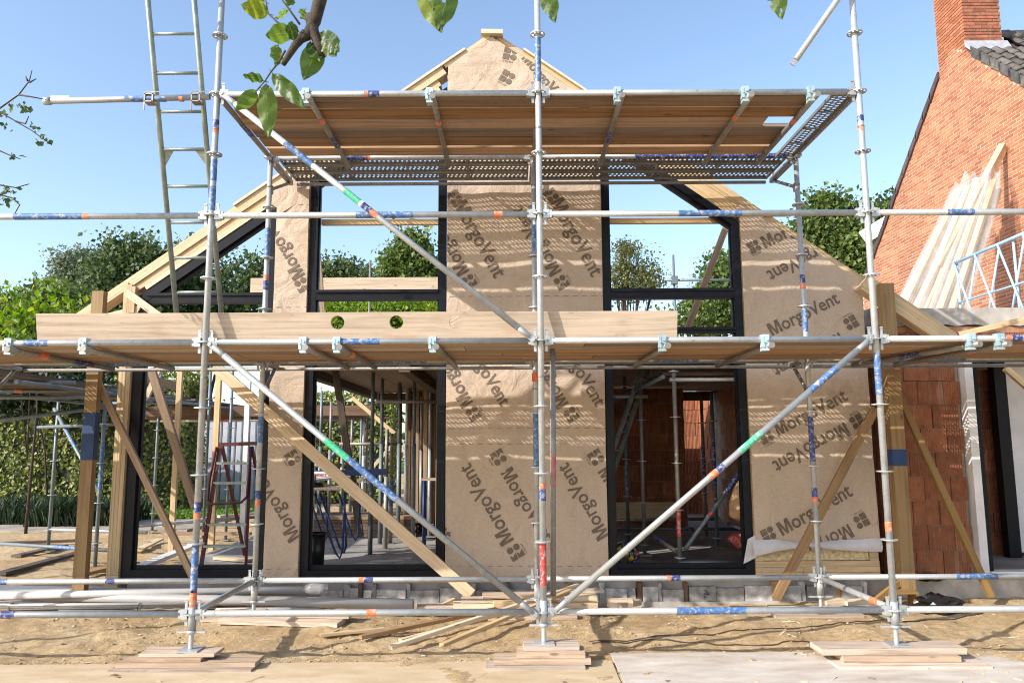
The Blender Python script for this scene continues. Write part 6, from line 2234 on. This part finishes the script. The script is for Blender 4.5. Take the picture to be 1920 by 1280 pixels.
hedge(at(560, 800, 15).x, at(735, 800, 15).x, 15.0, 16.2, 2.9, 'clipped hedge seen through the lower left window', 'leaf_hedge', 300, .11)
# dark plants at the foot of the hedge
def blades(x0, x1, y0, y1, n, h, mat, label, name, kindlab='plant'):
    cx, cy = (x0 + x1) / 2, (y0 + y1) / 2
    vs_, fs_ = [], []
    for i in range(n):
        bx, by = nrs.uniform(x0, x1), nrs.uniform(y0, y1)
        hh = h * nrs.uniform(.55, 1.1)
        a_ = nrs.uniform(0, 2 * math.pi)
        out = hh * nrs.uniform(.2, .7)
        w = .016
        dx, dy = math.cos(a_), math.sin(a_)
        px_, py_ = -dy * w, dx * w
        k = len(vs_)
        for t_, wf in ((0, 1), (.55, .9), (1, .05)):
            zz = hh * (t_ if t_ < .6 else (.82 - .0))
            o1 = out * t_ ** 1.8
            vs_ += [(bx + dx * o1 + px_ * wf, by + dy * o1 + py_ * wf, zz), (bx + dx * o1 - px_ * wf, by + dy * o1 - py_ * wf, zz)]
        fs_ += [(k, k + 1, k + 3, k + 2), (k + 2, k + 3, k + 5, k + 4)]
    m_ = from_arrays(name, np.array(vs_) - np.array([cx, cy, 0]), np.array(fs_), mat)
    return tag(place(name, m_, (cx, cy, 0)), label, kindlab)
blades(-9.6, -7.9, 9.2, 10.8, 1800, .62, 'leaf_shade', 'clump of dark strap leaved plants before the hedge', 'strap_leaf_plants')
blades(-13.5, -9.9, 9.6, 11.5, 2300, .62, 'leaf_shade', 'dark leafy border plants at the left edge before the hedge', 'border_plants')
pts = []
gv = nrs.uniform([-9.5, 10.7], [-6.3, 13.2], (5000, 2))
gpts = np.stack([gv[:, 0], gv[:, 1], np.full(5000, .035)], 1)
V_, Fc = leaf_cards(gpts, .07, .4, -1.2)
o = place('grass', from_arrays('grass', V_, Fc, 'leaf_grass'), (0, 0, 0))
o['kind'] = 'stuff'

# ------------------------------------------------------------------ overhanging walnut branch close to the camera
YB = -4.15
br = thing('overhanging_branch', 'bark covered branch with hanging green leaves at the top of the view', 'branch', at(600, 0, YB))
pxs = [(622, -160, 30), (612, -60, 29), (600, 0, 27), (590, 40, 25), (575, 68, 20), (556, 78, 15)]
def P(px, py, dy=0.0):
    return at(px, py, YB + dy)
sc = (YB - CAM.y) / FPX
part('limb', MB().path([P(a, b) for a, b, r_ in pxs], [r_ * sc * .5 for a, b, r_ in pxs], 12), 'bark', br)
part('limb', MB().path([P(583, 30), P(588, 62), P(600, 90), P(607, 106)], [13 * sc, 11 * sc, 8 * sc, 6.5 * sc], 10), 'bark', br)
part('limb', MB().path([P(574, 62), P(553, 86), P(538, 110), P(531, 122)], [10 * sc, 8 * sc, 6 * sc, 4.5 * sc], 10), 'bark', br)
def tw(pts, r0):
    part('twig', MB().path([P(*p) for p in pts], [r0 * sc * (1 - .5 * i / (len(pts) - 1)) for i in range(len(pts))], 7), 'twig', br)
tw([(562, 46), (545, 22), (530, 2), (515, -25)], 2.2)
tw([(548, 64), (520, 42), (503, 26), (495, -15)], 2.4)
tw([(535, 95), (522, 118), (508, 135), (497, 152), (480, 171)], 2.2)
def near_leaf_obj(b_, t_, wpx, bend=.12, roll=0.0, dy=0.0, droop=.1, holes=False, parent=None):
    p0, p1 = P(b_[0], b_[1], dy), P(t_[0], t_[1], dy - .02)
    d = p1 - p0
    L = d.length
    d.normalize()
    view = (p0 - CAM).normalized()
    s = d.cross(view).normalized()
    nrm = s.cross(d).normalized()
    s = (s * math.cos(roll) + nrm * math.sin(roll)).normalized()
    nrm = s.cross(d).normalized()
    w = wpx * sc / 2
    mb = MB()
    n, m_ = 12, 6
    for i in range(n + 1):
        t = i / n
        ww = w * (math.sin(math.pi * t ** .85) ** .75) * (1 - .12 * t) + .0004
        for j in range(-m_ // 2, m_ // 2 + 1):
            u = j / (m_ / 2)
            p = p0 + d * (L * t) + s * (ww * u) + nrm * (abs(u) * ww * .35 * bend * 5 + L * droop * (t - .5) ** 2 * 2 + .0035 * math.sin(t * 17 + u * 3))
            mb.v.append(p)
    k = m_ + 1
    for i in range(n):
        for j in range(m_):
            if holes and rnd.random() < .04 and 2 < i < 10:
                continue
            a_ = i * k + j
            uv = [(i / n, (j - 3) / 3), ((i + 1) / n, (j - 3) / 3), ((i + 1) / n, (j - 2) / 3), (i / n, (j - 2) / 3)]
            mb.face([a_, a_ + k, a_ + k + 1, a_ + 1], uv, True)
    mb.path([p0 - d * .012, p0, p0 + d * L * .97], [.0009, .0008, .0003], 5)
    part('leaf', mb, 'near_leaf', parent or br)
for a in [((503, 26), (452, 10), 40, .1, .3), ((495, 2), (462, -20), 50, .1, 0), ((548, 62), (499, 68), 44, .1, .4), ((560, 60), (535, 55), 38, .1, -.3), ((540, 20), (519, 36), 18, .1, .9),
          ((545, -12), (540, 10), 26, .1, .2), ((522, 85), (519, 122), 30, .15, .5), ((600, 78), (570, 148), 48, .1, 0), ((582, 78), (600, 112), 36, .1, .3), ((602, 70), (634, 95), 46, .1, .2), ((598, 60), (628, 104), 50, .1, -.2),
          ((572, 20), (566, 34), 22, .1, .5), ((510, 136), (570, 201), 36, .15, .2), ((499, 155), (503, 256), 40, .12, -.1), ((494, 152), (456, 142), 22, .2, .6), ((482, 170), (443, 206), 30, .12, .1)]:
    near_leaf_obj(*a[:5], dy=rnd.uniform(-.03, .03), droop=.08)
for nm, lst, lb in (('hanging_leaves', [((790, -25), (828, 58), 46, .1, .2), ((845, -30), (822, 55), 50, .1, -.2)], 'pair of eaten green leaves hanging into view left of the ridge'),
                    ('hanging_leaves', [((1020, -30), (1040, 40), 38, .1, 0)], 'single green leaf hanging into view beside the centre post'),
                    ('hanging_leaves', [((1450, -40), (1466, 34), 40, .1, .1)], 'holed green leaf hanging into view near the loose brace')):
    t = thing(nm, lb, 'leaves', P(lst[0][0][0], lst[0][0][1]))
    part('twig', MB().path([P(lst[0][0][0], lst[0][0][1]), P(lst[0][0][0] + 4, lst[0][0][1] - 60), P(lst[0][0][0] + 30, -160)], [.001, .0015, .003], 6), 'twig', t)
    for a in lst:
        near_leaf_obj(*a[:5], droop=.08, holes=True, parent=t)

# thin twigs at the left edge
YT = -.6
lt2 = thing('thin_branches', 'thin bare twigs with small leaves reaching in at the left edge', 'branches', at(-60, 300, YT))
s5 = (YT - CAM.y) / FPX
def T5(px, py, dy=0):
    return at(px, py, YT + dy)
lines = [[(-60, 215), (0, 203), (35, 178), (55, 152), (60, 132)], [(35, 178), (60, 182), (86, 187)], [(-60, 190), (0, 210), (30, 228), (58, 244), (97, 272)], [(52, 152), (48, 143)], [(55, 155), (68, 148)],
         [(-60, 280), (0, 283), (20, 292), (38, 298)], [(-50, 350), (0, 347), (30, 352), (55, 345)], [(-50, 345), (0, 365), (25, 372), (37, 384), (28, 400)], [(-40, 260), (-5, 225), (8, 205)], [(30, 228), (48, 232), (54, 218)]]
for l in lines:
    part('twig', MB().path([T5(*p) for p in l], [2.0 * s5 * (1 - .6 * i / (len(l) - 1)) for i in range(len(l))], 6), 'twig', lt2)
pts = []
for (cx, cy, n, sx_, sy_) in [(28, 197, 9, 14, 10), (46, 202, 9, 10, 12), (66, 237, 12, 12, 9), (84, 262, 10, 12, 9), (6, 216, 8, 10, 8), (28, 294, 7, 12, 6), (12, 358, 14, 14, 7), (20, 378, 14, 16, 8), (-6, 362, 14, 16, 12), (10, 240, 4, 14, 10)]:
    for i in range(n):
        pts.append(tuple(T5(cx + rnd.gauss(0, sx_ * .6), cy + rnd.gauss(0, sy_ * .6), rnd.uniform(-.1, .1))))
V_, Fc = leaf_cards(np.array(pts), .042, .4, .6)
o_ = place('small_leaves', from_arrays('small_leaves', V_ - np.array(WORLD[lt2.name]), Fc, 'leaf_dark'), WORLD[lt2.name], lt2)
o_['kind'] = 'stuff'
